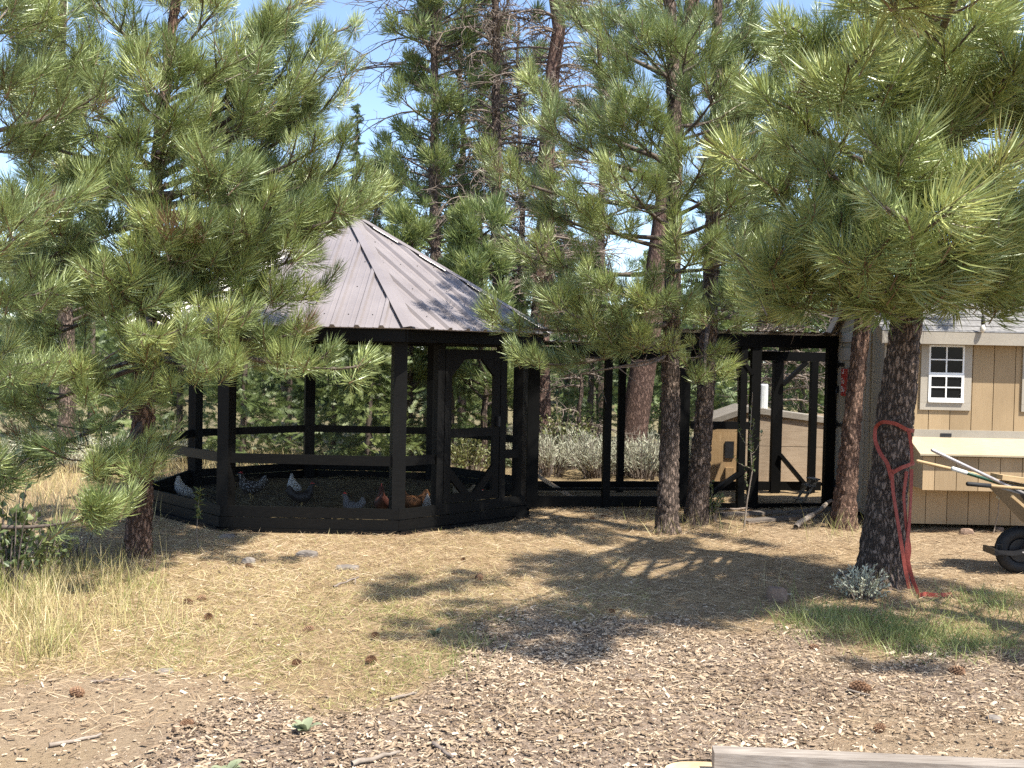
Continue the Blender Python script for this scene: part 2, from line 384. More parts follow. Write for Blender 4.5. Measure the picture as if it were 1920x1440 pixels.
for i in range(8):
    a, b = gv(i), gv(i + 1); T = norm(b - a); N = norm((a + b) / 2 - GC); N[2] = 0
    L = np.linalg.norm(b - a)
    ax = np.array([T, N, [0, 0, 1.]])
    c = (a + b) / 2
    # corner post, turned to face outwards
    rad = norm(a - GC); pax = np.array([np.cross([0, 0, 1.], rad), rad, [0, 0, 1.]])
    MB().box(a - rad * .075 + (0, 0, ZH / 2 + .05), (.15, .13, ZH + .1), pax).build('post', 'black_wood', gaz)
    for z0, z1, pr in ((.045, .156, .014), (.164, ZK, .001)):
        MB().box(c + N * pr + (0, 0, (z0 + z1) / 2), (L + .012 + 2 * pr * .83, .035, z1 - z0), ax).build('kick_board', 'black_wood', gaz)
    MB().box(c + N * .03 + (0, 0, .016), (L + .075, .08, .05), ax).build('base_trim', 'black_wood', gaz)
    if i != 1:
        MB().box(c - N * .03 + (0, 0, ZR - .052), (L - .12, .04, .105), ax).build('rail', 'black_wood', gaz)
        q = [a + T * .06 - N * .075, b - T * .06 - N * .075]
        screen('wire_screen', [q[0] + (0, 0, ZK), q[1] + (0, 0, ZK), q[1] + (0, 0, ZH), q[0] + (0, 0, ZH)], gaz)
    MB().box(c - N * .05 + (0, 0, ZH + .06), (L - .04, .09, .12), ax).build('header_beam', 'black_wood', gaz)
    MB().box(c + N * .17 + (0, 0, ZE - .07), (L + .18, .03, .15), ax).build('fascia', 'black_wood', gaz)
# straw bedding inside
mb = MB(); mb.add([gv(i, GR - .08, .05) for i in range(8)] + [gv(i, GR - .08, .0) for i in range(8)], [tuple(range(8))] + [(i + 8, (i + 1) % 8 + 8, (i + 1) % 8, i) for i in range(8)])
mb.build('floor_bed', 'soil', gaz)
# door bay on the facet between posts 1 and 2
a, b = gv(1), gv(2); T = norm(b - a); N = norm((a + b) / 2 - GC); L = np.linalg.norm(b - a); ax = np.array([T, N, [0, 0, 1.]])
def dp(t, z, n=0.0): return a + T * t + N * n + arr((0, 0, z))
def dbox(name, t0, t1, z0, z1, n=-.03, th=.05, par=gaz, mat='black_wood'):
    return MB().box(dp((t0 + t1) / 2, (z0 + z1) / 2, n), (t1 - t0, th, z1 - z0), ax).build(name, mat, par)
JL, JR = .62, 1.50
dbox('door_jamb', JL - .10, JL, ZK, ZH - .002, -.03, .09); dbox('door_jamb', JR, JR + .10, ZK, ZH - .002, -.03, .09)
dbox('rail', .07, JL - .10, ZR - .105, ZR, -.03, .04); dbox('rail', JR + .10, L - .07, ZR - .105, ZR, -.03, .04)
door = dbox('door', JL + .012, JR - .012, 1.03, 1.13, -.005, .04)
z0, z1 = ZK + .01, ZH - .05
dbox('door_stile', JL + .012, JL + .11, z0, z1, -.006, .038, door); dbox('door_stile', JR - .11, JR - .012, z0, z1, -.006, .038, door)
dbox('door_rail', JL + .11, JR - .11, z1 - .11, z1, -.006, .036, door); dbox('door_rail', JL + .11, JR - .11, z0, z0 + .10, -.006, .036, door)
for t0, s_, zz, sz in ((JL + .11, 1, z1 - .11, -1), (JR - .11, -1, z1 - .11, -1), (JL + .11, 1, z0 + .1, 1), (JR - .11, -1, z0 + .1, 1)):
    k = .2 if sz < 0 else .3
    mb = MB(); poly = [dp(t0, zz + sz * k, -.022), dp(t0, zz + sz * (k - .13), -.022), dp(t0 + s_ * (k - .13), zz, -.022), dp(t0 + s_ * k, zz, -.022)]
    if sz < 0: poly = [dp(t0, zz, -.022), dp(t0, zz - k, -.022), dp(t0 + s_ * k, zz, -.022)]
    mb.prism(poly, N * .034).build('corner_brace', 'black_wood', door)
screen('door_screen', [dp(JL + .1, z0, -.03), dp(JR - .1, z0, -.03), dp(JR - .1, z1, -.03), dp(JL + .1, z1, -.03)], door)
for t0, t1 in ((.07, JL - .1), (JR + .1, L - .07)):
    screen('wire_screen', [dp(t0, ZK, -.05), dp(t1, ZK, -.05), dp(t1, ZH, -.05), dp(t0, ZH, -.05)], gaz)
mb = MB(); mb.box(dp(JR - .05, 1.2, .03), (.03, .05, .12), ax).build('door_latch', 'metal_black', door)
# roof
RE = GR + .30; ZA = 3.78; APX = GC + arr((0, 0, ZA))
for i in range(8):
    e0, e1 = gv(i, RE, ZE), gv(i + 1, RE, ZE); T = norm(e1 - e0); Mp = (e0 + e1) / 2; S = APX - Mp; SL = np.linalg.norm(S); S = S / SL
    N = norm(np.cross(T, S)); half = np.linalg.norm(e1 - e0) / 2
    panel = MB().prism([e0, e1, APX], -N * .012).build('roof_panel', 'roof', gaz)
    ks = np.arange(-8, 9) * .262
    for t in ks:
        if abs(t) > half - .06: continue
        ln = SL * (1 - abs(t) / half) - .07
        if ln < .12: continue
        p0 = Mp + T * t - S * .008
        sec = [(-.036, 0), (-.017, .032), (.017, .032), (.036, 0)]
        MB().prism([p0 + T * x_ + N * (z_ + .001) for x_, z_ in sec], S * ln).build('rib', 'roof', panel)
        for x_ in (-.087, .087):               # low stiffening beads
            t2 = t + x_; l2 = SL * (1 - abs(t2) / half) - .07
            if l2 < .2: continue
            q0 = Mp + T * t2
            MB().prism([q0 + T * xx + N * (zz + .001) for xx, zz in ((-.012, 0), (0, .003), (.012, 0))], S * l2).build('bead', 'roof', panel)
    mb = MB(); k = 0
    for sl_ in (.28, .95, 1.6, 2.2):
        for t in ks + .131:
            if abs(t) < half * (1 - sl_ / SL) - .12: mb.tube([Mp + T * t + S * sl_, Mp + T * t + S * sl_ + N * .007], [.009, .006], 6)
    if mb.v: mb.build('screw_row', 'metal_black', panel)
    # hip cap over the edge at vertex i
    hd = norm(APX - e0); Np = norm(np.cross(norm(e0 - gv(i - 1, RE, ZE)), APX - gv(i - 1, RE, ZE)))
    d0 = norm(np.cross(N, hd)); d1 = -norm(np.cross(Np, hd))
    if d0 @ (Mp - e0) < 0: d0 = -d0
    if d1 @ (gv(i - 1, RE, ZE) - e0) < 0: d1 = -d1
    up = norm(N + Np)
    st = e0 - hd * .03 + up * .042; en = APX - hd * .02 + up * .042
    mb = MB()
    for dd, nn in ((d0, N), (d1, Np)):
        mb.prism([st, st + dd * .085 + nn * .0, st + dd * .085 - nn * .004, st - up * .004], en - st)
    mb.build('hip_cap', 'roof', gaz)
    MB().bar(gv(i, GR - .02, ZH + .13), APX - arr((0, 0, .12)), .045, .12).build('rafter', 'black_wood_run', gaz)
mb = MB(); mb.tube([APX - (0, 0, .02), APX + (0, 0, .06), APX + (0, 0, .085)], [.1, .08, .02], 8).build('roof_finial', 'roof', gaz)

# ------------------------------------------------------------------ screened run between gazebo and shed
run = empty('screened_run', at(1270, 950, 14.1) * arr((1, 1, 0)), 'black timber walkway run with wire screens linking gazebo and tan shed', 'chicken run')
def rY(u): return 13.75 + (u - 1000) / 560 * .65
def rp(u, z, back=0.0):
    p = at(u, 900, rY(u)); q = at(1000, 900, rY(1000)); e = at(1560, 900, rY(1560))
    dr = norm((e - q) * arr((1, 1, 0))); nn = arr((-dr[1], dr[0], 0))
    p = p + nn * back; p[2] = z; return p
RD = norm((rp(1560, 0) - rp(1000, 0))); RN = arr((-RD[1], RD[0], 0)); RAX = np.array([RD, RN, [0, 0, 1.]])
def rpost(u, w_, z1, back=0.0, z0=0.0, dep=.09, name='post'):
    return MB().box(rp(u, (z0 + z1) / 2, back), (w_, dep, z1 - z0), RAX).build(name, 'black_wood_run', run)
def rbeam(u0, u1, z0, z1, back=0.0, dep=.09, name='beam'):
    p, q = rp(u0, 0, back), rp(u1, 0, back); c = (p + q) / 2; c[2] = (z0 + z1) / 2
    return MB().box(c, (np.linalg.norm(q - p), dep, z1 - z0), RAX).build(name, 'black_wood_run', run)
BK = 1.65
for u, w_, zt in ((997, .15, 1.96), (1136, .095, 1.96), (1279, .14, 2.16), (1388, .09, 2.16), (1411, .13, 2.16), (1552, .13, 2.16)):
    rpost(u, w_, zt)
for u, w_ in ((1030, .12), (1223, .1), (1400, .1), (1545, .15), (1620, .1)):
    rpost(u, w_, 1.98, BK)
rbeam(992, 1279, 1.96, 2.10, -.002); rbeam(1268, 1566, 2.161, 2.33, -.002); rbeam(985, 1640, 1.981, 2.12, BK)
rbeam(1004, 1275, .03, .165, -.002, .05, 'base_board'); rbeam(1292, 1546, .0, .07, -.002, .05, 'base_board'); rbeam(1000, 1640, .03, .16, BK, .05, 'base_board')
rbeam(1292, 1404, 1.06, 1.16, -.001, .05, 'rail'); rbeam(1004, 1275, .2, .235, .3, .05, 'rail')
for u0, z0, u1, z1, bk in ((1310, .08, 1400, .55, -.01), (1552, 1.62, 1600, 1.97, BK - .06), (1550, .58, 1600, .16, BK - .06), (1290, 1.9, 1345, 2.16, -.01), (1404, 1.8, 1365, 2.16, -.01)):
    MB().bar(rp(u0, z0, bk), rp(u1, z1, bk), .05, .1, RN).build('brace', 'black_wood_run', run)
for u0, u1, z0, z1, bk in ((1004, 1131, .165, 1.96, .03), (1141, 1273, .165, 1.96, .03), (1287, 1384, .1, 2.16, .03), (1418, 1545, .07, 2.16, .03), (1035, 1218, .16, 1.98, BK), (1228, 1396, .16, 1.98, BK), (1405, 1540, .16, 1.98, BK)):
    screen('wire_screen', [rp(u0, z0, bk), rp(u1, z0, bk), rp(u1, z1, bk), rp(u0, z1, bk)], run)
for k, u in enumerate(np.linspace(1010, 1555, 7)):
    zf = 2.11 if u < 1275 else 2.31
    MB().bar(rp(u, zf - .06, .05), rp(u, 2.12 + .05, BK + .12), .045, .09).build('rafter', 'black_wood_run', run)
def corr_roof(u0, u1, zf, zb):
    p, q = rp(u0, zf, -.16), rp(u1, zf, -.16); r0 = rp(u0, zb, BK + .2) - p
    Ln = np.linalg.norm(q - p); nn = 96; V = []; dirv = (q - p) / Ln
    for k in range(nn + 1):
        h = .012 * (1 if k % 8 in (3, 4) else 0) + .001
        V += [p + dirv * Ln * k / nn + (0, 0, h), p + dirv * Ln * k / nn + (0, 0, h) + r0]
    F = [(2 * k, 2 * k + 2, 2 * k + 3, 2 * k + 1) for k in range(nn)]
    mb = MB().add(V, F); mb.add([v - arr((0, 0, .004)) for v in V], [tuple(reversed(f)) for f in F])
    mb.build('roof_sheet', 'roof', run)
corr_roof(1000, 1266, 2.175, 2.17); corr_roof(1262, 1570, 2.37, 2.2)
rbeam(985, 1266, 2.12, 2.16, -.12, .03, 'purlin')

# ------------------------------------------------------------------ shed
SY = 12.6; SX0 = float(at(1655, 900, SY)[0]); SDEP = 1.95; SX1 = SX0 + 3.4
shed = empty('shed', (SX0, SY, 0), 'tan panelled shed with white eight-pane window and nest box lid', 'shed')
def sz(v, Y=SY, u=1780): return float(at(u, v, Y)[2])
def sx(u, Y=SY): return float(at(u, 800, Y)[0])
zb, ze = .1, 2.42; ZRG = 3.0
MB().box(((SX0 + SX1) / 2, SY + SDEP / 2, (zb + ze) / 2), (SX1 - SX0 - .03, SDEP - .03, ze - zb - .01)).build('inner_wall', 'siding_side', shed)
mb = MB(); ymid = SY + SDEP / 2
mb.prism([(SX0 + .015, SY + .01, ze - .01), (SX0 + .015, SY + SDEP - .01, ze - .01), (SX0 + .015, ymid, ZRG - .06)], (SX1 - SX0 - .03, 0, 0)).build('gable_core', 'siding_side', shed)
gx = sorted([sx(u) for u in (1700, 1740, 1780.5, 1820.5, 1861, 1901)])
step = gx[1] - gx[0]; x = gx[0] - step * 2; edges = []
while x < SX1 + step:
    edges.append(x); x += step
for x0, x1 in zip(edges[:-1], edges[1:]):
    x0 = max(x0, SX0); x1 = min(x1, SX1)
    if x1 - x0 < .03: continue
    MB().box(((x0 + x1) / 2, SY + .004, (zb + ze) / 2 - .01), (x1 - x0 - .009, .016, ze - zb)).build('siding_board', 'siding', shed)
def zr(yy): return ze + (ZRG - ze) * (1 - abs(yy - ymid) / (SDEP / 2))
yy = SY
while yy < SY + SDEP - .02:                       # end wall boards
    y1 = min(yy + .2, SY + SDEP)
    mb = MB(); mb.prism([(SX0 - .004, yy + .005, zb), (SX0 - .004, y1 - .005, zb), (SX0 - .004, y1 - .005, zr(y1 - .005) - .05), (SX0 - .004, (yy + y1) / 2, max(zr((yy + y1) / 2), zr(yy), zr(y1)) - .05 if yy < ymid < y1 else zr((yy + y1) / 2) - .05), (SX0 - .004, yy + .005, zr(yy + .005) - .05)], (.016, 0, 0))
    mb.build('siding_board', 'siding_side', shed); yy = y1
# door in the end wall
dy0, dy1 = SY + .62, SY + SDEP - .28
sdoor = MB().box((SX0 - .018, (dy0 + dy1) / 2, 1.16), (.02, dy1 - dy0, 2.02)).build('door', 'siding_side', shed)
for y_ in np.arange(dy0 + .2, dy1 - .05, .2):
    MB().box((SX0 - .03, y_, 1.16), (.006, .012, 1.8)).build('batten', 'trim', sdoor)
for y_, z_, sy_, szz in ((dy0 + .05, 1.16, .1, 2.02), (dy1 - .05, 1.16, .1, 2.02), ((dy0 + dy1) / 2, 2.09, dy1 - dy0 - .2, .16), ((dy0 + dy1) / 2, .22, dy1 - dy0 - .2, .14)):
    MB().box((SX0 - .034, y_, z_), (.014, sy_, szz)).build('door_trim', 'trim', sdoor)
for y_ in (dy0 - .07, dy1 + .07): MB().box((SX0 - .018, y_, 1.17), (.02, .12, 2.13)).build('door_casing', 'trim', shed)
MB().box((SX0 - .018, (dy0 + dy1) / 2, 2.31), (.02, dy1 - dy0 + .26, .12)).build('door_casing', 'trim', shed)
for z_ in (.35, 1.15, 1.95): MB().box((SX0 - .045, dy1 - .06, z_), (.012, .26, .05)).box((SX0 - .045, dy1 + .06, z_), (.013, .06, .1)).build('hinge', 'metal_black', sdoor)
MB().box((SX0 - .05, dy1 + .02, 1.62), (.02, .1, .09)).tube([(SX0 - .065, dy1 + .02, 1.62), (SX0 - .07, dy1 + .0, 1.57), (SX0 - .065, dy1 + .03, 1.5)], [.012, .014, .01], 6).build('latch', 'metal_black', sdoor)
for y_, s_ in ((SY, 1), (SY + SDEP, -1)):
    MB().box((SX0 - .014, y_ + s_ * .05, (zb + ze) / 2 - .02), (.018, .1, ze - zb - .04)).build('corner_trim', 'trim', shed)
# sign on the end door
sg = empty('notice_sign', (SX0 - .05, dy1 - .2, 1.75), 'red sign with white lettering on the shed end door', 'sign')
MB().box((SX0 - .048, dy1 - .32, 1.72), (.012, .38, .36)).build('sign_board', 'sign_red', sg)
for txt, z_, size in (('To', 1.70, .11), ('Do', 1.59, .11)):
    cu = bpy.data.curves.new('lettering', 'FONT'); cu.body = txt; cu.size = size; cu.extrude = .001
    tmp = bpy.data.objects.new('tmp', cu); me = bpy.data.meshes.new_from_object(tmp); bpy.data.objects.remove(tmp)
    o = link('lettering', me, 'white', sg); o.matrix_parent_inverse = Matrix.Identity(4)
    o.rotation_euler = (R_(90), 0, R_(-90)); o.location = (-.006, .055, z_ - 1.75)
MB().box((SX0 - .0555, dy1 - .2, 1.84), (.003, .06, .012)).box((SX0 - .0555, dy1 - .22, 1.87), (.003, .012, .05)).build('printed_mark', 'white', sg)
# roof, shingle courses
for s_ in (-1, 1):
    run_y = SDEP / 2 + .16; drop = (ZRG - ze) / (SDEP / 2); p0 = arr((SX0 - .12, ymid + s_ * run_y, ZRG + .04 - drop * run_y)); p1 = arr((SX0 - .12, ymid, ZRG + .04))
    sl = p1 - p0; sln = np.linalg.norm(sl); sd_ = sl / sln; nn = norm(np.cross(arr((1., 0, 0)), sd_)) * (1 if s_ < 0 else -1)
    if nn[2] < 0: nn = -nn
    deck = MB().prism([p0, p1, p1 - nn * .02, p0 - nn * .02], (SX1 - SX0 + .24, 0, 0)).build('roof_deck', 'trim', shed)
    nc = 9
    for k in range(nc):
        a0 = p0 + sd_ * sln * k / nc - sd_ * .012 + nn * .013; a1 = p0 + sd_ * sln * (k + 1) / nc + nn * .004
        xx = -(k % 2) * .15
        while xx < SX1 - SX0 + .24:
            x0 = max(xx, 0) + .003; x1 = min(xx + .3, SX1 - SX0 + .24)
            if x1 - x0 > .02:
                MB().prism([a0 + (x0, 0, 0), a0 + (x1, 0, 0), a1 + (x1, 0, 0), a1 + (x0, 0, 0)], -nn * .006).build('shingle', 'shingle', deck)
            xx += .3
    MB().box(((SX0 + SX1) / 2, p0[1] - .012 * -s_, p0[2] - .075), (SX1 - SX0 + .24, .022, .14)).build('eave_fascia', 'trim', shed)
    MB().prism([p0 + (0, 0, -.15), p1 + (0, 0, -.15), p1 + (0, 0, -.022), p0 + (0, 0, -.022)], (.02, 0, 0)).build('rake_board', 'trim', shed)
# windows
def window(x0):
    u2x = lambda u: sx(u) - sx(1722) + x0
    wx0, wx1 = u2x(1722), u2x(1817); wz0, wz1 = sz(769), sz(633)
    f0 = SY - .016
    win = MB().box(((wx0 + wx1) / 2, f0, wz1 - .045), (wx1 - wx0, .02, .09)).build('window', 'trim', shed)
    for cx, w_ in ((wx0 + .045, .09), (wx1 - .045, .09)):
        MB().box((cx, f0 - .001, (wz0 + wz1) / 2), (w_, .02, wz1 - wz0 - .18)).build('window_trim', 'trim', win)
    MB().box(((wx0 + wx1) / 2, f0, wz0 + .045), (wx1 - wx0, .02, .09)).build('window_trim', 'trim', win)
    ix0, ix1, iz0, iz1 = wx0 + .091, wx1 - .091, wz0 + .091, wz1 - .091; zm = (iz0 + iz1) / 2 - .005
    MB().box(((ix0 + ix1) / 2, f0 - .008, iz0 + .012), (ix1 - ix0, .05, .024)).build('sill', 'white', win)
    for (za, zc, ff, e) in ((zm, iz1, f0, .02), (iz0 + .024, zm, f0 - .008, .03)):
        sash = MB().box(((ix0 + ix1) / 2, ff, zc - e / 2), (ix1 - ix0, .024, e)).build('sash', 'white', win)
        MB().box(((ix0 + ix1) / 2, ff, za + e / 2), (ix1 - ix0, .024, e)).box((ix0 + e / 2, ff, (za + zc) / 2), (e, .024, zc - za - 2 * e)).box((ix1 - e / 2, ff, (za + zc) / 2), (e, .024, zc - za - 2 * e)).build('sash_frame', 'white', sash)
        mx, mz = (ix0 + ix1) / 2, (za + zc) / 2
        MB().box((mx, ff - .002, mz), (.016, .016, zc - za - 2 * e)).build('muntin', 'white', sash)
        MB().box((mx - (ix1 - ix0 - 2 * e + .016) / 4, ff - .002, mz), ((ix1 - ix0 - 2 * e - .016) / 2, .015, .014)).box((mx + (ix1 - ix0 - 2 * e + .016) / 4, ff - .002, mz), ((ix1 - ix0 - 2 * e - .016) / 2, .015, .014)).build('muntin', 'white', sash)
        for sx_ in (0, 1):
            for s2 in (0, 1):
                a0 = (ix0 + e, mx)[sx_]; a1 = (mx, ix1 - e)[sx_]; b0 = (za + e, mz)[s2]; b1 = (mz, zc - e)[s2]
                MB().box(((a0 + a1) / 2, ff + .006, (b0 + b1) / 2), (a1 - a0, .006, b1 - b0)).build('pane', 'pane', sash)
window(sx(1722)); window(sx(1912))
# band and nest box
MB().box(((sx(1712) + SX1) / 2, SY - .018, (sz(806) + sz(821)) / 2), (SX1 - sx(1712), .026, sz(806) - sz(821))).build('ledger_board', 'trim', shed)
NY = SY - .36; nx0, nx1 = float(at(1730, 880, NY)[0]), SX1 - .1; nz0, nz1 = float(at(1780, 918, NY)[2]), float(at(1780, 855, NY)[2])
nest = MB().prism([(nx0, SY - .006, nz0), (nx0, NY + .02, nz0), (nx0, NY + .02, nz1 - .02), (nx0, SY - .006, sz(822) - .02)], (nx1 - nx0, 0, 0)).build('nest_box', 'siding_side', shed)
x = nx0; k = 0
for e0, e1 in zip([nx0] + [float(at(u, 880, NY)[0]) for u in (1753, 1794, 1835, 1876, 1917, 1958, 2000, 2041, 2082)], [float(at(u, 880, NY)[0]) for u in (1753, 1794, 1835, 1876, 1917, 1958, 2000, 2041, 2082)] + [nx1]):
    if e1 > e0: MB().box(((e0 + e1) / 2, NY + .011, (nz0 + nz1) / 2 - .01), (e1 - e0 - .008, .018, nz1 - nz0)).build('nest_board', 'siding', nest)
lb = arr((0, SY - .012, sz(821) - .005)); lf = arr((0, NY - .07, nz1 + .005))
mb = MB(); mb.prism([lb, lf, lf + (0, 0, .02), lb + (0, 0, .02)], (nx1 - nx0 + .12, 0, 0))
mb.v = [(v[0] + nx0 - .06, v[1], v[2]) for v in mb.v]; mb.build('nest_lid', 'lid', nest)
for u in (1772, 1990): MB().box((sx(u), SY - .034, (sz(812) + sz(819)) / 2), (.13, .008, .04)).build('lid_hinge', 'metal_black', nest)
for xx in (SX0 + .15, SX1 - .15): MB().box((xx, SY + SDEP / 2, .05), (.1, SDEP - .1, .11)).build('skid', 'black_wood_run', shed)
MB().box(((SX0 + SX1) / 2, SY + SDEP * .6, .05), (SX1 - SX0 - .6, .1, .11)).build('skid', 'black_wood_run', shed)
bl = at(1843, 600, SY - .22)
bo = empty('string_light_bulb', bl, 'clear bulb in dark socket hanging under the shed eave', 'light bulb')
MB().tube([bl + (0, 0, .05), bl + (0, 0, -.01), bl + (0, 0, -.05)], [.016, .02, .021], 10).build('socket', 'metal_black', bo, True)
MB().tube([bl + (0, 0, -.05), bl + (0, 0, -.07), bl + (0, 0, -.1), bl + (0, 0, -.13), bl + (0, 0, -.15)], [.014, .024, .033, .026, .006], 12).build('glass_globe', 'bulb', bo, True)
wpts = bez(bl + (-1.2, .12, .12), bl + (-.8, .05, -.02), bl + (-.4, 0, .0), bl + (0, 0, .05), 12)
NB().tube(wpts, .006, 5).tube(bez(bl + (0, 0, .05), bl + (.5, 0, -.03), bl + (1, 0, -.03), bl + (1.6, .05, .1), 12), .006, 5).build('cord', 'metal_black', bo)

# ------------------------------------------------------------------ timber bin behind the run
BY = 17.0
bin_ = empty('timber_bin', at(1440, 900, BY) * arr((1, 1, 0)), 'weathered plywood bin with peaked grey cap behind the run', 'bin')
def bp(u, v, Y=BY): return at(u, v, Y)
L_, PK, R2 = bp(1322, 790), bp(1402, 762), bp(1600, 790)
pkx = PK[0]
def bface(u0, u1, z0, z1, mat, name, off=0.0, th=.03):
    a_, b_ = bp(u0, 800), bp(u1, 800)
    return MB().box(((a_[0] + b_[0]) / 2, BY - off, (z0 + z1) / 2), (abs(b_[0] - a_[0]), th, z1 - z0)).build(name, mat, bin_)
H0 = float(bp(1402, 780)[2]); HL = float(bp(1322, 800)[2]); HR = float(bp(1600, 800)[2])
bface(1323, 1386, .0, HL - .09, 'ply_new', 'side_panel'); 
zc_ = float(bp(1450, 785)[2])
bface(1388, 1598, zc_ + .003, HR - .02, 'ply_new', 'upper_board'); bface(1388, 1598, .62, zc_ - .003, 'weathered', 'front_panel', .004); bface(1388, 1598, .05, .612, 'weathered', 'front_panel', .008)
for p, q in ((L_, PK), (PK, R2)):
    mb = MB(); mb.prism([p + (0, -.06, -.09), q + (0, -.06, -.09), q + (0, -.06, 0), p + (0, -.06, 0)], (0, 1.1, 0)).build('cap_board', 'cap', bin_)
    mb = MB(); mb.prism([(p[0], BY - .012, min(HL, HR) - .1), (q[0], BY - .012, min(HL, HR) - .1), (q[0], BY - .012, q[2] - .091), (p[0], BY - .012, p[2] - .091)], (0, .02, 0)).build('gable_board', 'ply_new' if p is L_ else 'weathered', bin_)
MB().box(((L_[0] + R2[0]) / 2, BY + .95, .55), (R2[0] - L_[0] - .04, .03, 1.1)).build('back_panel', 'weathered', bin_)
for x_ in (L_[0] + .03, R2[0] - .03): MB().box((x_, BY + .49, .55), (.03, .9, 1.1)).build('end_panel', 'weathered', bin_)
a_ = bp(1367, 843); MB().box((a_[0], BY - .03, a_[2]), (.14, .02, .27)).build('hatch_plate', 'metal_black', bin_)
a_ = bp(1366, 895); MB().box((a_[0], BY - .05, a_[2] - .05), (.13, .07, .42)).build('support_block', 'ply_new', bin_)
pv = bp(1430, 745, BY + .5)
MB().tube([pv - (0, 0, .5), pv + (0, 0, .2), pv + (0, 0, .22)], [.085, .085, .075], 16).build('tmp_pipe', 'pvc')
o = bpy.data.objects['tmp_pipe']; o.name = 'vent_pipe'; tag(o, 'pale plastic pipe standing up behind the plywood bin cap', 'pipe')

# ------------------------------------------------------------------ pines
TRI = np.array([[0, 1, 2]])
def make_tuft(nn, L, axl, wid, seed, spread=1.0):
    """a brush of needle bundles round a twig end, plus the twig itself with its bud"""
    r = np.random.default_rng(seed)
    fr = np.sort(r.random(nn)) ** .9
    th = np.radians((10 + 40 * fr + 24 * r.random(nn)) * spread); ph = np.arange(nn) * 2.39996 + r.normal(0, .3, nn)
    dr = np.stack([np.sin(th) * np.cos(ph), np.sin(th) * np.sin(ph), np.cos(th)], -1)
    ln = (L * (.78 + .3 * r.random(nn)))[:, None]
    b0 = np.stack([.008 * np.cos(ph), .008 * np.sin(ph), -axl * fr], -1)
    sd = norm(np.cross(dr, norm(r.normal(size=(nn, 3))))) * wid / 2
    out = np.stack([np.cos(ph), np.sin(ph), 0 * ph], -1)
    md = b0 + dr * ln * .45 + out * ln * .03; tip = b0 + dr * ln + np.array([0, 0, .10]) * ln - out * ln * .05
    V = np.stack([b0, md + sd, tip, md - sd], 1).reshape(-1, 3); F = np.arange(nn * 4).reshape(-1, 4)
    T = np.repeat(r.normal(0, .1, nn), 4)
    a = np.arange(3) * 2.094; ring = np.stack([np.cos(a), np.sin(a), 0 * a], -1)
    S = np.concatenate([ring * .005 + (0, 0, -axl * 1.1), ring * .005, ring * .002 + (0, 0, .025)]); n0 = len(V)
    SF = [[i, (i + 1) % 3, 3 + (i + 1) % 3, 3 + i] for i in range(3)] + [[3 + i, 3 + (i + 1) % 3, 6 + (i + 1) % 3, 6 + i] for i in range(3)]
    return np.concatenate([V, S]), np.concatenate([F, np.array(SF) + n0]), np.concatenate([T, np.full(9, 9.)])
class Tufts:
    def __init__(s): s.P = []; s.A = []; s.S = []; s.T = []
    def add(s, p, a, sc, t): s.P.append(p); s.A.append(a); s.S.append(sc); s.T.append(t)
    def build(s, name, kinds, mat, parent, r):
        P, A, S, T = arr(s.P), arr(s.A), arr(s.S), arr(s.T); which = r.integers(0, len(kinds), len(P))
        Vs = []; Fs = []; Ts = []; n0 = 0
        for k, (pv, pf, pt) in enumerate(kinds):
            w_ = which == k
            if not w_.any(): continue
            V, F = scatter(pv, pf, P[w_], frames(A[w_], r.random(w_.sum()) * 6.28), S[w_])
            Vs.append(V); Fs.append(F + n0); n0 += len(V)
            Ts.append((T[w_][:, None] + pt[None]).ravel())
        return npmesh(name, np.concatenate(Vs), np.concatenate(Fs), {'tint': np.clip(np.concatenate(Ts), 0, 1)}, False, mat, parent)
NEAR = [make_tuft(74 + 4 * k, .165 + .008 * (k % 4), .15 + .012 * k, .0066, 100 + k, .85 + .09 * (k % 5)) for k in range(8)]
BIGT = [make_tuft(88 + 6 * k, .20 + .01 * (k % 3), .13 + .015 * k, .0085, 150 + k, 1.12 + .08 * (k % 4)) for k in range(6)]
MIDT = [make_tuft(30, .25, .22, .018, 200 + k) for k in range(4)]
UPV = np.array([0, 0, 1.])
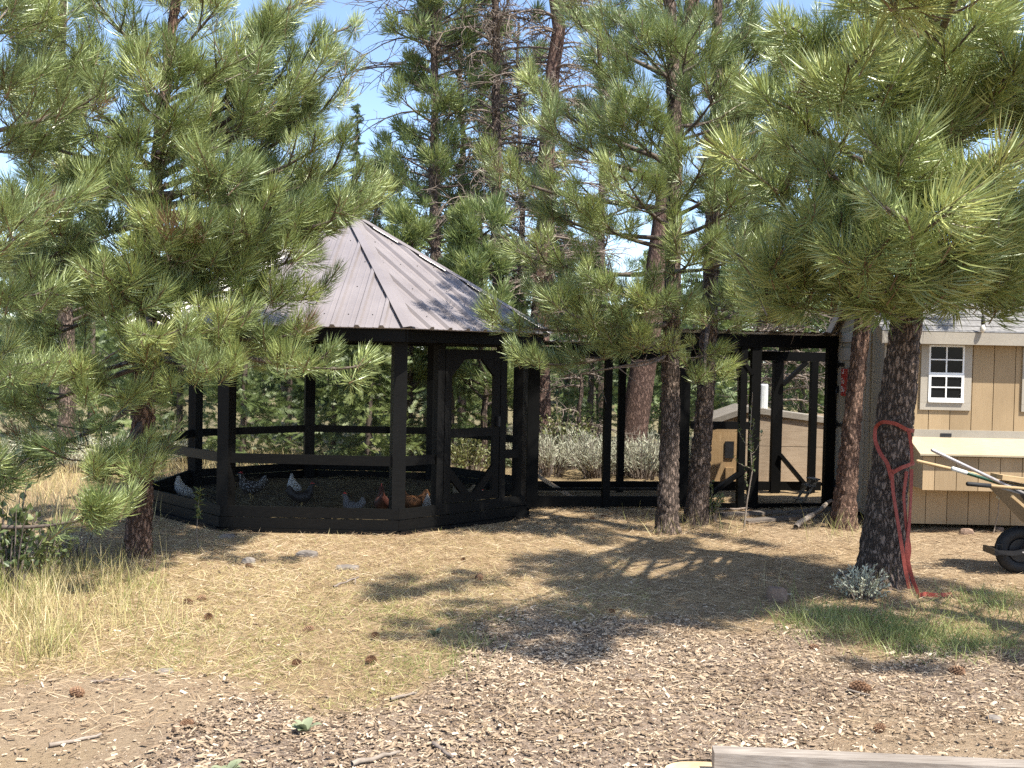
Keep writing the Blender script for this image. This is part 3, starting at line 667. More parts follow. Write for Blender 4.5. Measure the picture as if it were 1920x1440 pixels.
def grow(start, tip, r0, nb, TF, r, sub=.55, nsub=6, t0=.3, sc=1.0, tint=.5, sag=.1, twigs=2, stepm=.16, upb=.4):
    start, tip = arr(start), arr(tip); d = tip - start; L = np.linalg.norm(d)
    pts = bez(start, start + d * .35 + UPV * (-sag * .5 * L) + r.normal(0, .03 * L, 3), start + d * .72 - UPV * sag * L + r.normal(0, .03 * L, 3), tip, 9)
    nb.tube(pts, np.linspace(r0, .006, 9), 6)
    tg = norm(np.gradient(pts, axis=0)); tl = np.linspace(0, 1, 9)
    ev = lambda t, A: np.array([np.interp(t, tl, A[:, k]) for k in range(3)])
    def foliate(q, f0, lt):
        ln = np.linalg.norm(np.diff(q, axis=0), axis=1).sum(); m = max(1, int(ln * (1 - f0) / stepm)); tt = np.linspace(0, 1, len(q)); tq = norm(np.gradient(q, axis=0))
        for f in np.linspace(1, f0, m + 1)[:max(1, m)]:
            p = np.array([np.interp(f, tt, q[:, k]) for k in range(3)]); a = np.array([np.interp(f, tt, tq[:, k]) for k in range(3)])
            TF.add(p, a + UPV * upb + r.normal(0, .22, 3), sc * (.7 + .5 * r.random()), (lt + r.normal(0, .06)) if r.random() > .012 else 1.2)
    for k in range(nsub):
        t = t0 + (1 - t0) * (k + r.random()) / nsub; p = ev(t, pts); g = norm(ev(t, tg)); side = norm(np.cross(g, UPV)) * (1 if k % 2 else -1)
        dv = norm(g * .8 + side * (.4 + .7 * r.random()) + UPV * (.0 + .4 * r.random())); l = sub * (.5 + .7 * (1 - t)) * (.7 + .6 * r.random())
        q = bez(p, p + dv * l * .4, p + dv * l * .75 + UPV * .03 * l, p + dv * l + UPV * .18 * l, 5)
        nb.tube(q, np.linspace(max(.005, r0 * .35), .004, 5), 4)
        lt = tint + r.normal(0, .13); foliate(q, .35, lt)
        for j in range(twigs):
            tt = .3 + .5 * r.random(); p2 = q[int(tt * 4)]; dv2 = norm(dv + r.normal(0, .55, 3) + UPV * .2); l2 = l * (.35 + .3 * r.random())
            q2 = bez(p2, p2 + dv2 * l2 * .4, p2 + dv2 * l2 * .8, p2 + dv2 * l2 + UPV * .1 * l2, 4); nb.tube(q2, np.linspace(.006, .004, 4), 3)
            foliate(q2, .45, lt)
    foliate(pts[5:], .25, tint)
def bark_trunk(name, path, mat, parent, r, n=44, dz=.02, depth=.022, flare=.32):
    pts = arr([p for p, _ in path]); rad = arr([q for _, q in path])
    seg = np.concatenate([[0], np.cumsum(np.linalg.norm(np.diff(pts, axis=0), axis=1))]); m = int(seg[-1] / dz)
    t = np.linspace(0, seg[-1], m)
    C = np.stack([np.interp(t, seg, pts[:, k]) for k in range(3)], -1); ker = np.ones(15) / 15
    pad = lambda x_: np.convolve(np.pad(x_, 7, mode='edge'), ker, 'valid')
    C = np.stack([pad(C[:, 0]), pad(C[:, 1]), C[:, 2]], -1)
    Rr = np.interp(t, seg, rad) * (1 + flare * np.exp(-t / .14))
    a = np.arange(n) * 2 * math.pi / n
    lob = 1 + .05 * np.sin(a * 3 + 1)[None] + .10 * np.sin(a * 5 + 2)[None] * np.exp(-t / .2)[:, None]
    rm = rad.mean(); pc = np.stack([r.random(700) * 2 * math.pi * rm, r.random(700) * seg[-1] * .42], -1)
    npl = max(60, int(2 * math.pi * rm * seg[-1] * .42 / (.056 ** 2))); npl = min(npl, 1500)
    pc = np.stack([r.random(npl) * 2 * math.pi * rm, r.random(npl) * seg[-1] * .42], -1); per = 2 * math.pi * rm
    pc = np.concatenate([pc, pc + (per, 0), pc - (per, 0)]); hh = np.tile(r.random(npl), 3)
    disp = np.zeros((m, n))
    for i0 in range(0, m, 40):
        tt = t[i0:i0 + 40]; win = np.abs(pc[:, 1] - tt.mean() * .42) < 40 * dz * .42 + .2
        Q = np.stack(np.meshgrid(a * rm, tt * .42), -1)
        Q = Q + .014 * np.stack([np.sin(Q[..., 1] * 63 + 2 * np.sin(Q[..., 0] * 31)), np.sin(Q[..., 0] * 53 + 2 * np.sin(Q[..., 1] * 37))], -1)
        D = np.linalg.norm(Q[:, :, None] - pc[win][None, None], axis=-1); ix = np.argsort(D, axis=-1)[..., :2]
        ds = np.take_along_axis(D, ix, -1); e = np.clip((ds[..., 1] - ds[..., 0]) / .02, 0, 1)
        disp[i0:i0 + 40] = e * (.6 + .6 * hh[win][ix[..., 0]])
    rr = Rr[:, None] * lob + depth * (disp - .6)
    V = C[:, None] + rr[..., None] * np.stack([np.cos(a), np.sin(a), 0 * a], -1)[None]
    i = np.arange(m - 1)[:, None] * n; j = np.arange(n)[None]; k = (j + 1) % n
    return npmesh(name, V.reshape(-1, 3), np.stack([i + j, i + k, i + n + k, i + n + j], -1).reshape(-1, 4), None, True, mat, parent)
def pine(label, path_px, D, limbs, extra, seed, mat='bark', tint=.5, nsub=6, sub=.55, lean_d=0.0, top=None, sc=1.0, bare=(), twigs=2, el=1.5, h0=2.3, face=None, kinds=None, upb=.4, tl=.32):
    r = np.random.default_rng(seed)
    path = []
    for (u, v, wpx) in path_px:
        p = at(u, v, D); path.append((p, wpx * .86 / 2 * D / FPX))
    base = path[0][0].copy(); base[2] = float(gz(base[0], base[1])) - .05; path[0] = (base, path[0][1])
    root = empty('pine_tree', (base[0], base[1], base[2] + .05), label, 'pine tree', None)
    bark_trunk('trunk', path, mat, root, r)
    P = arr([p for p, _ in path]); Rd = arr([q for _, q in path])
    def on(z):
        z = min(max(z, P[0, 2]), P[-1, 2])
        return np.array([np.interp(z, P[:, 2], P[:, 0]), np.interp(z, P[:, 2], P[:, 1]), z]), float(np.interp(z, P[:, 2], Rd))
    TF = Tufts()
    for L in limbs:
        u, v, dY, va = L[:4]
        tip = at(u, v, D + dY); st, rr = on(float(at(960, va, D)[2]))
        nb = NB(); ln = np.linalg.norm(tip - st); grow(st, tip, min(rr * .5, .012 + .014 * ln), nb, TF, r, sub, max(4, int(nsub * (.5 + ln * .35))), sc=sc, tint=tint, t0=tl if len(L) < 5 else L[4], twigs=twigs, upb=upb)
        nb.build('limb', 'twig_dark', root)
    for k in range(extra):
        f = (k + r.random()) / extra; z = h0 + f * (P[-1, 2] - h0 - .1); st, rr = on(z)
        az = r.random() * 6.28 if face is None else face[0] + (r.random() - .5) * face[1]
        ln = el * (1.1 - .7 * f) * (.7 + .5 * r.random())
        tip = st + arr((math.cos(az) * ln, math.sin(az) * ln, ln * (.12 + .4 * f + .25 * r.random())))
        nb = NB(); grow(st, tip, min(rr * .5, .012 + .012 * ln), nb, TF, r, sub, max(4, int(nsub * (.5 + ln * .35))), sc=sc, tint=tint, twigs=twigs); nb.build('limb', 'twig_dark', root)
    for (va, u, v, dY) in bare:
        st, rr = on(float(at(960, va, D)[2])); tip = at(u, v, D + dY); dd = tip - st; nb = NB()
        q = bez(st, st + dd * .3 + r.normal(0, .04, 3), st + dd * .7 + r.normal(0, .05, 3), tip, 7); nb.tube(q, np.linspace(.02, .004, 7), 5)
        for j in range(7):
            p = q[r.integers(1, 7)]; e = p + r.normal(0, .16, 3); nb.tube(bez(p, p + (e - p) * .3 + r.normal(0, .02, 3), p + (e - p) * .6, e, 4), np.linspace(.007, .002, 4), 3)
        nb.build('limb', 'twig', root)
    TF.build('crown', kinds or NEAR, 'needle', root, r)
    return root

def DG(u, v): return float(G(u, v)[1])
# left pine
pine('pine with red-brown trunk and drooping boughs beside the gazebo corner', [(257, 1042, 56), (262, 900, 52), (272, 700, 45), (277, 540, 40), (295, 300, 28), (318, 80, 20), (338, -60, 12)], DG(257, 1042),
     [(545, 5, -.3, 330), (632, 55, 0, 330), (636, 175, .3, 400), (605, 265, -.6, 380), (690, 345, -.4, 480), (600, 425, .2, 470), (590, 560, -.4, 520), (632, 692, -1.0, 640), (560, 620, -.7, 600),
      (430, 610, -1.2, 620), (390, 690, -1.5, 660), (300, 630, -1.5, 600), (40, 640, -1, 560), (10, 500, -.8, 480), (60, 420, -1.2, 430), (120, 330, -1.2, 380), (30, 250, -.5, 330), (150, 180, -1, 280), (220, 250, -1.4, 330),
      (100, 60, -.6, 200), (180, 0, -.8, 150), (260, 120, -1, 220), (330, 200, -1.3, 300), (420, 320, -1.3, 420), (350, 430, -1.4, 450), (200, 520, -1.5, 520), (470, 440, -1, 480), (235, 895, -.9, 800), (165, 870, -1.2, 800),
      (60, 840, -1.0, 760), (225, 740, -1.2, 720), (120, 700, -1.3, 680), (20, 760, -.9, 700), (430, 120, -.8, 230), (480, 210, -.5, 300), (410, 10, -.3, 130), (330, 0, 0, 60), (500, 330, .4, 400), (440, 500, -.9, 520), (80, 560, -1.2, 540), (660, 395, -.6, 470), (560, 480, -.5, 520), (520, 400, -.8, 470), (640, 300, -.2, 420), (480, 560, -.6, 560), (690, 385, -.2, 480), (300, 380, -1.2, 420), (285, 470, -1.3, 500), (315, 280, -1, 340), (270, 560, -1.3, 575), (450, 470, -.9, 510), (400, 545, -.9, 560), (345, 120, -.8, 200), (560, 350, .3, 430), (620, 130, -.2, 350), (580, 210, .2, 370)],
     14, 11, 'bark_red', .5, 6, .55, el=1.5, h0=2.6, face=(1.57, 3.4), bare=((600, 420, 560, .2), (560, 500, 520, .3), (640, 180, 690, .2)))
# pine outside the frame on the left, its boughs reach in
pine('pine whose thin dark bough reaches low over the tall dry grass', [(-190, 1130, 70), (-180, 800, 60), (-160, 400, 45), (-140, 0, 30), (-120, -200, 12)], 8.6,
     [(185, 965, -.2, 990, .86), (40, 900, .2, 800), (60, 700, -.5, 650), (70, 380, -.6, 380), (40, 150, -.5, 200), (110, 30, 0, 100), (60, 280, .3, 300), (130, 470, .6, 500), (150, 120, .5, 150), (30, 560, -.3, 520), (0, 20, -.6, 60)],
     6, 12, 'bark', .45, 6, .5, face=(0, 3))
# big pine with the strap
T5D = DG(1650, 1096)
pine('thick-trunked pine with a red strap looped round it', [(1650, 1096, 104), (1661, 960, 84), (1674, 820, 76), (1688, 700, 72), (1702, 580, 63), (1722, 300, 52), (1740, 0, 38), (1745, -160, 22)], T5D,
     [(1840, -260, -4.4, 120), (1650, -300, -4.2, 60), (1500, -330, -4, 40), (1760, -160, -3.5, 120), (1300, -240, -2.8, 0), (1800, 555, -.8, 530), (1880, 565, -.8, 500), (1925, 500, -1, 480), (1850, 500, -1.6, 500), (1590, 125, -2.2, 330), (1770, 80, -2, 280), (1905, 110, -2, 280), (1690, 275, -2.5, 430), (1600, 340, -2.2, 480), (1540, 300, -1.8, 420), (1500, 420, -2, 520), (1440, 500, -1.6, 540), (1625, 470, -2.5, 560), (1700, 410, -2.8, 520),  # leading limbs, overhead out of view, are added to shade the ground behind
      (1840, 320, -2.4, 450), (1820, 440, -2.3, 520), (1905, 410, -2, 500), (1740, 540, -1.8, 560), (1640, 560, -1.6, 575), (1470, 560, -1.2, 560), (1890, 520, -1.4, 520), (1760, 200, -1.8, 350), (1480, 200, -1.2, 330), (1500, 60, -1, 200),
      (1640, 20, -1, 120), (1850, 200, -1.2, 300), (1420, 330, -1.2, 420), (1930, 250, -.8, 320), (1800, 20, -.8, 90), (1560, 180, .3, 280), (1860, 60, .4, 160), (1700, 150, -.6, 250), (1560, 440, .2, 480), (1800, 380, .5, 420)],
     4, 15, 'bark', .56, 4, .55, sc=1.2, twigs=1, kinds=BIGT, upb=.3, tl=.6, el=1.7, h0=3.1, bare=((540, 1900, 560, -.6), (520, 1840, 580, -.4)))
pine('unseen pine added outside the frame to shade the right of the clearing', [(2760, 1330, 150), (2760, 700, 110), (2770, 0, 80), (2775, -500, 50), (2780, -800, 20)], 6.4, [], 26, 17, 'bark', .5, 4, .6, sc=1.35, el=1.75, h0=3.7, twigs=1)  # never in view; added so that its crown shades the ground at right
# leaning pine behind it
pine('slim leaning pine in front of the shed end door', [(1580, 992, 52), (1596, 800, 38), (1612, 650, 35), (1622, 560, 32), (1648, 300, 30), (1680, 0, 22), (1690, -140, 10)], DG(1580, 992),
     [(1480, 100, -1, 220), (1560, 40, -1.2, 160), (1700, 60, -1, 150), (1800, 130, -1, 250), (1500, 280, -1, 360), (1880, 300, -.6, 340), (1860, 460, -.3, 470), (1540, 420, -1, 460), (1400, 180, -.5, 280), (1640, 180, -1.4, 260), (1750, 260, -1.2, 330), (1440, 420, .0, 430)],
     8, 14, 'bark_red', .48, 5, .55, el=1.6, h0=3.2)
# straight slim pine
pine('slim straight pine with fissured trunk in front of the screened run', [(1250, 1002, 48), (1256, 800, 40), (1259, 600, 37), (1263, 420, 32), (1266, 250, 30), (1256, 0, 22), (1250, -150, 10)], DG(1250, 1002),
     [(1000, 170, .2, 300), (930, 310, -.5, 390), (1010, 235, -.3, 330), (965, 470, -.5, 500), (1010, 550, -.8, 560), (925, 605, -.5, 600), (985, 675, -.8, 630), (1070, 590, -1, 600), (1130, 530, -1.2, 540), (1170, 330, -1.3, 420), (1090, 390, -1, 460),
      (1330, 280, -1.2, 400), (1385, 365, -1.2, 440), (1300, 470, -1.3, 500), (1400, 470, -1, 500), (1200, 210, -1, 300), (1110, 110, -.5, 220), (1180, 50, -.6, 150), (1290, 80, -.9, 180), (1350, 160, -.8, 260), (1400, 50, -.3, 140), (1060, 20, .2, 140), (1180, 640, -.9, 640), (1120, 640, -.4, 630), (1230, 560, -1.2, 580), (1020, 400, .3, 440)],
     10, 13, 'bark', .5, 6, .55, el=1.4, h0=3.0, bare=((660, 1050, 705, -.3), (655, 1160, 690, -.5)))
pine('slim pine with a low hanging tuft beside the screened run', [(1303, 978, 48), (1316, 830, 41), (1326, 680, 37), (1332, 540, 33), (1340, 300, 28), (1345, 0, 20), (1345, -120, 10)], DG(1303, 978),
     [(1325, 705, -1.1, 590), (1350, 600, -1, 560), (1420, 430, -.8, 460), (1455, 530, -.6, 540), (1480, 600, -.5, 580), (1400, 560, -1, 560), (1430, 300, -.6, 350), (1390, 210, -1, 280), (1460, 150, -.4, 230), (1250, 350, .2, 380), (1280, 220, .2, 280), (1420, 80, -.6, 150), (1330, 110, -.8, 170)],
     7, 16, 'bark', .48, 5, .5, el=1.4, h0=3.2, bare=((560, 1500, 600, -.3), (640, 1390, 690, -.6)))

# ------------------------------------------------------------------ trees behind
def mid_pine(label, u, D, vtop, vbase_crown, halfw, ntuft, seed, wpx=20, mat='bark', tint=.55, lean=0, sc=1.0, scrown=1.0, twist=0):
    r = np.random.default_rng(seed); base = at(u, 800, D); base[2] = float(gz(base[0], base[1])); top = at(u + lean, vtop, D); Hc = top[2]
    root = empty('pine_tree', base, label, 'pine tree')
    n = 10; pts = base + (top - base) * np.linspace(0, 1, n)[:, None] + np.concatenate([[[0, 0, 0]], r.normal(0, .05, (n - 1, 3)) * (1, 1, 0)]); rad = wpx / 2 * D / FPX
    NB().tube(pts - (0, 0, .05), np.linspace(rad, rad * .25, n), 12).build('trunk', mat, root)
    zc = float(at(u, vbase_crown, D)[2]); TF = Tufts(); nl = max(14, int(ntuft / 15)); nb = NB(); hw = halfw * D / FPX
    for k in range(nl):
        f = (k + r.random()) / nl; z = zc + f * (Hc - zc - .1); c = np.array([np.interp(z, pts[:, 2], pts[:, 0]), np.interp(z, pts[:, 2], pts[:, 1]), z]); az = r.random() * 6.28
        ln = hw * (1.0 - .6 * f) * (.55 + .6 * r.random()); tip = c + arr((math.cos(az) * ln, math.sin(az) * ln, ln * (.25 + .5 * r.random())))
        grow(c, tip, .02 + .01 * ln, nb, TF, r, .5 * max(.6, min(1, ln)), 5, .3, sc, tint, .12, 1, .24)
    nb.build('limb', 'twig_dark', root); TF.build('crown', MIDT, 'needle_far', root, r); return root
mid_pine('slender open pine rising behind the gazebo roof peak', 805, 21, -330, 470, 120, 1100, 31, 24, lean=25, tint=.6)
mid_pine('second slender pine close behind the bare dead tree', 868, 24, -200, 480, 120, 850, 51, 18, tint=.5)
mid_pine('pale far pine right of the bare dead tree', 975, 25, 40, 560, 120, 700, 52, 18, tint=.5)
mid_pine('low far pine beside the spruce tip', 705, 26, 300, 600, 70, 300, 53, 12, tint=.45)
mid_pine('far pine seen between the two slim centre pines', 1130, 26, -60, 560, 140, 600, 54, 20, tint=.5)
mid_pine('young bright pine behind the right slope of the gazebo roof', 905, 18.6, 395, 760, 95, 650, 32, 14, tint=.7)
mid_pine('young pine crowding the back of the gazebo roof peak', 770, 19.2, 415, 760, 85, 520, 33, 14, tint=.72)
mid_pine('red-barked ponderosa with broken dead limbs behind the run', 1182, 21, -500, 380, 150, 700, 34, 54, 'bark_far', .5, lean=190)
mid_pine('green pine behind the plywood bin cap', 1560, 24, 300, 760, 110, 400, 35, 18, tint=.55)
mid_pine('pine standing behind the shed roof ridge', 1800, 21, -100, 520, 150, 600, 36, 30, tint=.4)
mid_pine('pine behind the run roof between the slim trunks', 1390, 22, 150, 620, 130, 600, 37, 22, tint=.5)
mid_pine('pine standing behind the left pine, half hidden', 120, 19, -250, 640, 160, 800, 38, 34, tint=.4)
mid_pine('pine beyond the gazebo, seen past the left boughs', 430, 20, 130, 560, 120, 500, 39, 24, tint=.5)

def dead_tree(label, u, D, vtop, wpx, vb, seed, nbr, hw, lean=0, mat='bark', curl=.4):
    r = np.random.default_rng(seed); base = at(u, 800, D); base[2] = float(gz(base[0], base[1])); top = at(u + lean, vtop, D); root = empty('dead_tree', base, label, 'dead tree')
    n = 14; pts = base + (top - base) * np.linspace(0, 1, n)[:, None] + r.normal(0, .05, (n, 3)) * (1, 1, 0); rad = wpx / 2 * D / FPX
    NB().tube(pts - (0, 0, .05), np.linspace(rad, rad * .45, n), 14).build('trunk', mat, root)
    zb_ = float(at(u, vb, D)[2]); nb = NB()
    for k in range(nbr):
        f = r.random(); z = zb_ + f * (top[2] - zb_); c = np.array([np.interp(z, pts[:, 2], pts[:, 0]), np.interp(z, pts[:, 2], pts[:, 1]), z]); az = r.random() * 6.28; ln = hw * (.4 + .8 * r.random())
        d = arr((math.cos(az), math.sin(az), .35 - .5 * r.random())); e = c + d * ln - UPV * .1 * ln * ln
        q = bez(c, c + d * ln * .4 + UPV * .12 * ln, c + d * ln * .75 + r.normal(0, .06 * ln, 3), e, 7); nb.tube(q, np.linspace(.026, .005, 7), 4)
        for j in range(8):
            p = q[r.integers(1, 7)]; l2 = ln * (.15 + .3 * r.random()); dv = norm(d + r.normal(0, .7, 3) + (0, 0, -.25)); q2 = bez(p, p + dv * l2 * .4, p + dv * l2 * .7 + r.normal(0, curl * .15, 3), p + dv * l2 + r.normal(0, curl * .12, 3) - UPV * .15 * l2, 5)
            nb.tube(q2, np.linspace(.011, .004, 5), 3)
            for i2 in range(2):
                p3 = q2[r.integers(1, 5)]; e3 = p3 + norm(dv + r.normal(0, .8, 3)) * l2 * .45; nb.tube(np.array([p3, (p3 + e3) / 2 + r.normal(0, .03, 3), e3]), np.array([.007, .006, .004]), 3)
    nb.build('limb', 'twig', root); return root
dead_tree('bare grey dead tree with tangled twigs behind the gazebo', 925, 21, -120, 26, 520, 41, 145, 1.35, 8)
dead_tree('tall dead tree with reddish lower trunk beside the gazebo corner post', 1006, 20.5, -200, 44, 560, 42, 140, 1.35, 42, 'bark_far')
dead_tree('drooping leafless tree with long arching twigs behind the slender pine', 822, 23, -260, 16, 480, 43, 110, 2.1, 0)
dead_tree('small dead snag with bleached branches behind the run', 1090, 19.5, 520, 10, 880, 44, 40, .9)
dead_tree('brown dead snag against the trees behind the bin', 1465, 21, 520, 12, 760, 45, 60, 1.1, 10)

# firs with short needles
def make_sprig(seed, nn=12, L=.24):
    r = np.random.default_rng(seed); V = []
    for k in range(nn):
        t = (k + .5) / nn; p = np.array([0, 0, (t - .5) * L])
        for sg in (-1, 1):
            d = norm(arr((sg * (.8 - .3 * t), r.normal(0, .18), .7))); l = L * (.42 - .25 * t) * (.8 + .4 * r.random()); sd = norm(np.cross(d, arr((0, 1., 0)))) * .009
            V += [p - sd, p + sd, p + d * l]
    V = arr(V); return V, np.arange(len(V)).reshape(-1, 3), np.repeat(r.normal(0, .08, len(V) // 3), 3)
SPRIG = [make_sprig(300 + k) for k in range(4)]
def fir(label, u, D, H, seed, rad=1.1, n=620, tint=.5, wpx=14, name='fir_tree', mat='fir', sc=1.0, group=None):
    r = np.random.default_rng(seed); base = at(u, 800, D); base[2] = float(gz(base[0], base[1])); root = empty(name, base, label, 'fir tree', group)
    NB().tube(base + np.array([[0, 0, -.05], [.03, 0, H * .5], [0, .02, H]]), np.array([wpx / 2 * D / FPX, wpx / 3 * D / FPX, .01]), 8).build('trunk', 'twig_dark', root)
    TF = Tufts(); nbr = int(n / 8)
    for k in range(nbr):
        f = (k + r.random()) / nbr; z = .15 + f * (H - .2); az = r.random() * 6.28; ln = rad * (1.05 - f) ** .8 * (.65 + .5 * r.random()); d = arr((math.cos(az), math.sin(az), 0)); lt = tint + r.normal(0, .12)
        for j in range(8):
            t = .2 + .8 * (j + r.random()) / 8; p = base + (0, 0, z) + d * ln * t + UPV * (.1 * ln * t - .32 * ln * t * t) + r.normal(0, .09, 3) * ln
            TF.add(p, d + r.normal(0, .5, 3) + UPV * (-.15), sc * (.75 + .5 * r.random()), lt)
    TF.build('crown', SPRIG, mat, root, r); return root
firs = [(335, 19.5, 4.2, 'fir just behind the left rear gazebo post', .5), (455, 18.2, 3.6, 'bushy fir filling the left rear gazebo opening', .55), (540, 20.5, 4.2, 'dark fir behind the tallest rear gazebo post', .35), (625, 18.6, 3.7, 'dark narrow fir behind the middle gazebo opening', .3),
        (690, 17.8, 3.0, 'light green fir behind the middle gazebo opening', .75), (765, 20, 4.0, 'fir seen behind the front gazebo corner post', .5), (845, 19.2, 4.0, 'fir seen through the gazebo screen door', .6), (945, 21, 4.4, 'fir seen right of the gazebo screen door', .6),
        (1105, 25, 4.6, 'grey-green fir between the two red trunks', .4), (1240, 24, 4.3, 'fir right of the thick red trunk', .5), (1060, 27, 5.2, 'fir behind the sagebrush left part', .35), (1330, 26, 5.0, 'fir behind the slim pine trunks', .4), (1500, 25, 3.4, 'fir behind the plywood bin', .5), (250, 21, 4.6, 'fir left of the gazebo', .4), (60, 22, 4.8, 'fir far left behind the dry meadow', .4), (170, 24, 5.0, 'fir behind the left pine trunk', .35), (660, 30, 8.9, 'pointed spruce tip against the sky beside the gazebo peak', .25)]
for k, (u, D, H, lb, tn) in enumerate(firs):
    fir(lb, u, D, H, 400 + k, .95 if H > 8 else 1.15, 950, tn)
# far wood
r = np.random.default_rng(9); TF = Tufts(); nb = NB()
for k in range(110):
    D = 32 + 22 * r.random(); u = -300 + 2500 * (k + r.random()) / 110; H = 3.6 + 3.2 * r.random()
    if 560 < u < 720: H = min(H, 5.2)
    b_ = at(u, 800, D); b_[2] = float(gz(b_[0], b_[1])); nb.tube(b_ + np.array([[0, 0, 0], [0, 0, H * .6], [0, 0, H]]), np.array([.12, .08, .02]), 5); lt0 = .2 + .5 * r.random()
    for j in range(66):
        f = r.random(); az = r.random() * 6.28; rr = 1.5 * (1.05 - f) * math.sqrt(r.random()); d = arr((math.cos(az), math.sin(az), -.2))
        TF.add(b_ + d * rr + (0, 0, .2 + f * (H - .2)), d + r.normal(0, .5, 3), 4.3, lt0 + r.normal(0, .1))
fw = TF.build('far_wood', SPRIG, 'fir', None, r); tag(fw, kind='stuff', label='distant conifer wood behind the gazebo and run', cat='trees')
ft = nb.build('far_wood_trunks', 'twig_dark'); tag(ft, kind='stuff', label='trunks of the distant conifer wood', cat='trees')

# ------------------------------------------------------------------ shrubs and weeds
def bush(name, label, cat, p, h, rad, nst, mat, seed, leaf=.05, lw=.012, per=16, stem='twig', group=None, tint=.5, spread=.5):
    r = np.random.default_rng(seed); p = arr(p); p = ongr(p, -.01); root = empty(name, p, label, cat, group); nb = NB(); P = []; A = []; S = []; Tn = []
    for k in range(nst):
        a = r.random() * 6.28; q = rad * math.sqrt(r.random()); hh = h * (.6 + .5 * r.random()) * (1 - .35 * (q / rad) ** 2); b0 = p + arr((math.cos(a) * q * .35, math.sin(a) * q * .35, 0)); e = p + arr((math.cos(a) * q, math.sin(a) * q, hh)) + r.normal(0, .03, 3) * h
        c = bez(b0, b0 + (0, 0, hh * .35), b0 + (e - b0) * .6 + (0, 0, hh * .1), e, 6); nb.tube(c, np.linspace(.006, .002, 6) * (1 + h), 3)
        for j in range(per):
            t = .3 + .7 * r.random(); i0 = t * 5; i1 = min(int(i0), 4); pp = c[i1] + (c[i1 + 1] - c[i1]) * (i0 - i1); P.append(pp); A.append(norm(r.normal(0, spread, 3) + norm(c[i1 + 1] - c[i1]) * .7)); S.append((lw * (.7 + .6 * r.random()), lw, leaf * (.6 + .8 * r.random()))); Tn.append(tint + r.normal(0, .15) + .2 * (t - .6))
    nb.build('stem', stem, root)
    pv = np.array([[0, 0, 0], [.5, .1, .45], [0, 0, 1], [-.5, .1, .45]]); pf = np.array([[0, 1, 2, 3]])
    V, F = scatter(pv, pf, arr(P), frames(arr(A), r.random(len(P)) * 6.28), arr(S)); npmesh('foliage', V, F, {'tint': np.clip(np.repeat(Tn, 4), 0, 1)}, False, mat, root); return root
sb = [(1030, 17.6), (1075, 18.4), (1118, 17.4), (1165, 18.0), (1205, 17.3), (1245, 18.2), (1280, 18.6), (985, 18.8)]
for k, (u, D) in enumerate(sb):
    bush('sagebrush', 'pale sagebrush growing in the sunlit strip behind the run', 'sagebrush', at(u, 900, D), .72, .6, 100, 'sage', 500 + k, .1, .012, 18, group='sagebrush behind the run', spread=.28)
for k, (u, D) in enumerate([(300, 17.5), (350, 18.5), (130, 16.5), (200, 17.5), (245, 19), (60, 18), (20, 16)]):
    bush('sagebrush', 'pale sagebrush in the dry meadow left of the gazebo', 'sagebrush', at(u, 900, D), .5, .5, 70, 'sage', 520 + k, .09, .012, 16, group='sagebrush in the meadow', spread=.28)
bush('leafy_shrub', 'yellow-green leafy shrub at the foot of the reddish dead trunk', 'shrub', at(1055, 880, 18.9), 1.05, .6, 60, 'leaf', 540, .06, .04, 26, tint=.75)
bush('leafy_shrub', 'yellow-green shrub seen through the gazebo door', 'shrub', at(880, 880, 17.6), .6, .6, 50, 'leaf', 541, .06, .035, 24, tint=.85)
bush('leafy_shrub', 'low brown-green shrub behind the thick red trunk', 'shrub', at(1225, 900, 19.5), .5, .5, 40, 'leaf', 546, .06, .035, 20, tint=.6)
bush('leafy_shrub', 'dark broad-leaved bush at the edge of the tall grass', 'shrub', G(20, 1110), .85, .28, 26, 'leaf', 542, .07, .05, 16, tint=.3)
bush('leafy_shrub', 'green bush among the tall grass beside the broad-leaved bush', 'shrub', G(75, 1085), .55, .3, 26, 'leaf', 543, .05, .03, 22, tint=.55)
bush('leafy_shrub', 'small green shrub at the foot of the slim pines', 'shrub', G(1335, 975), .5, .14, 14, 'leaf', 544, .045, .03, 18, tint=.55)
bush('sagebrush', 'small silvery sagebrush at the foot of the strapped pine', 'sagebrush', G(1615, 1122), .3, .27, 46, 'sage', 545, .035, .012, 26, tint=.4)
bush('sagebrush', 'bleached twiggy sagebrush beside the left pine trunk', 'sagebrush', G(140, 1040), .35, .22, 30, 'sage', 547, .03, .01, 6, tint=.6)
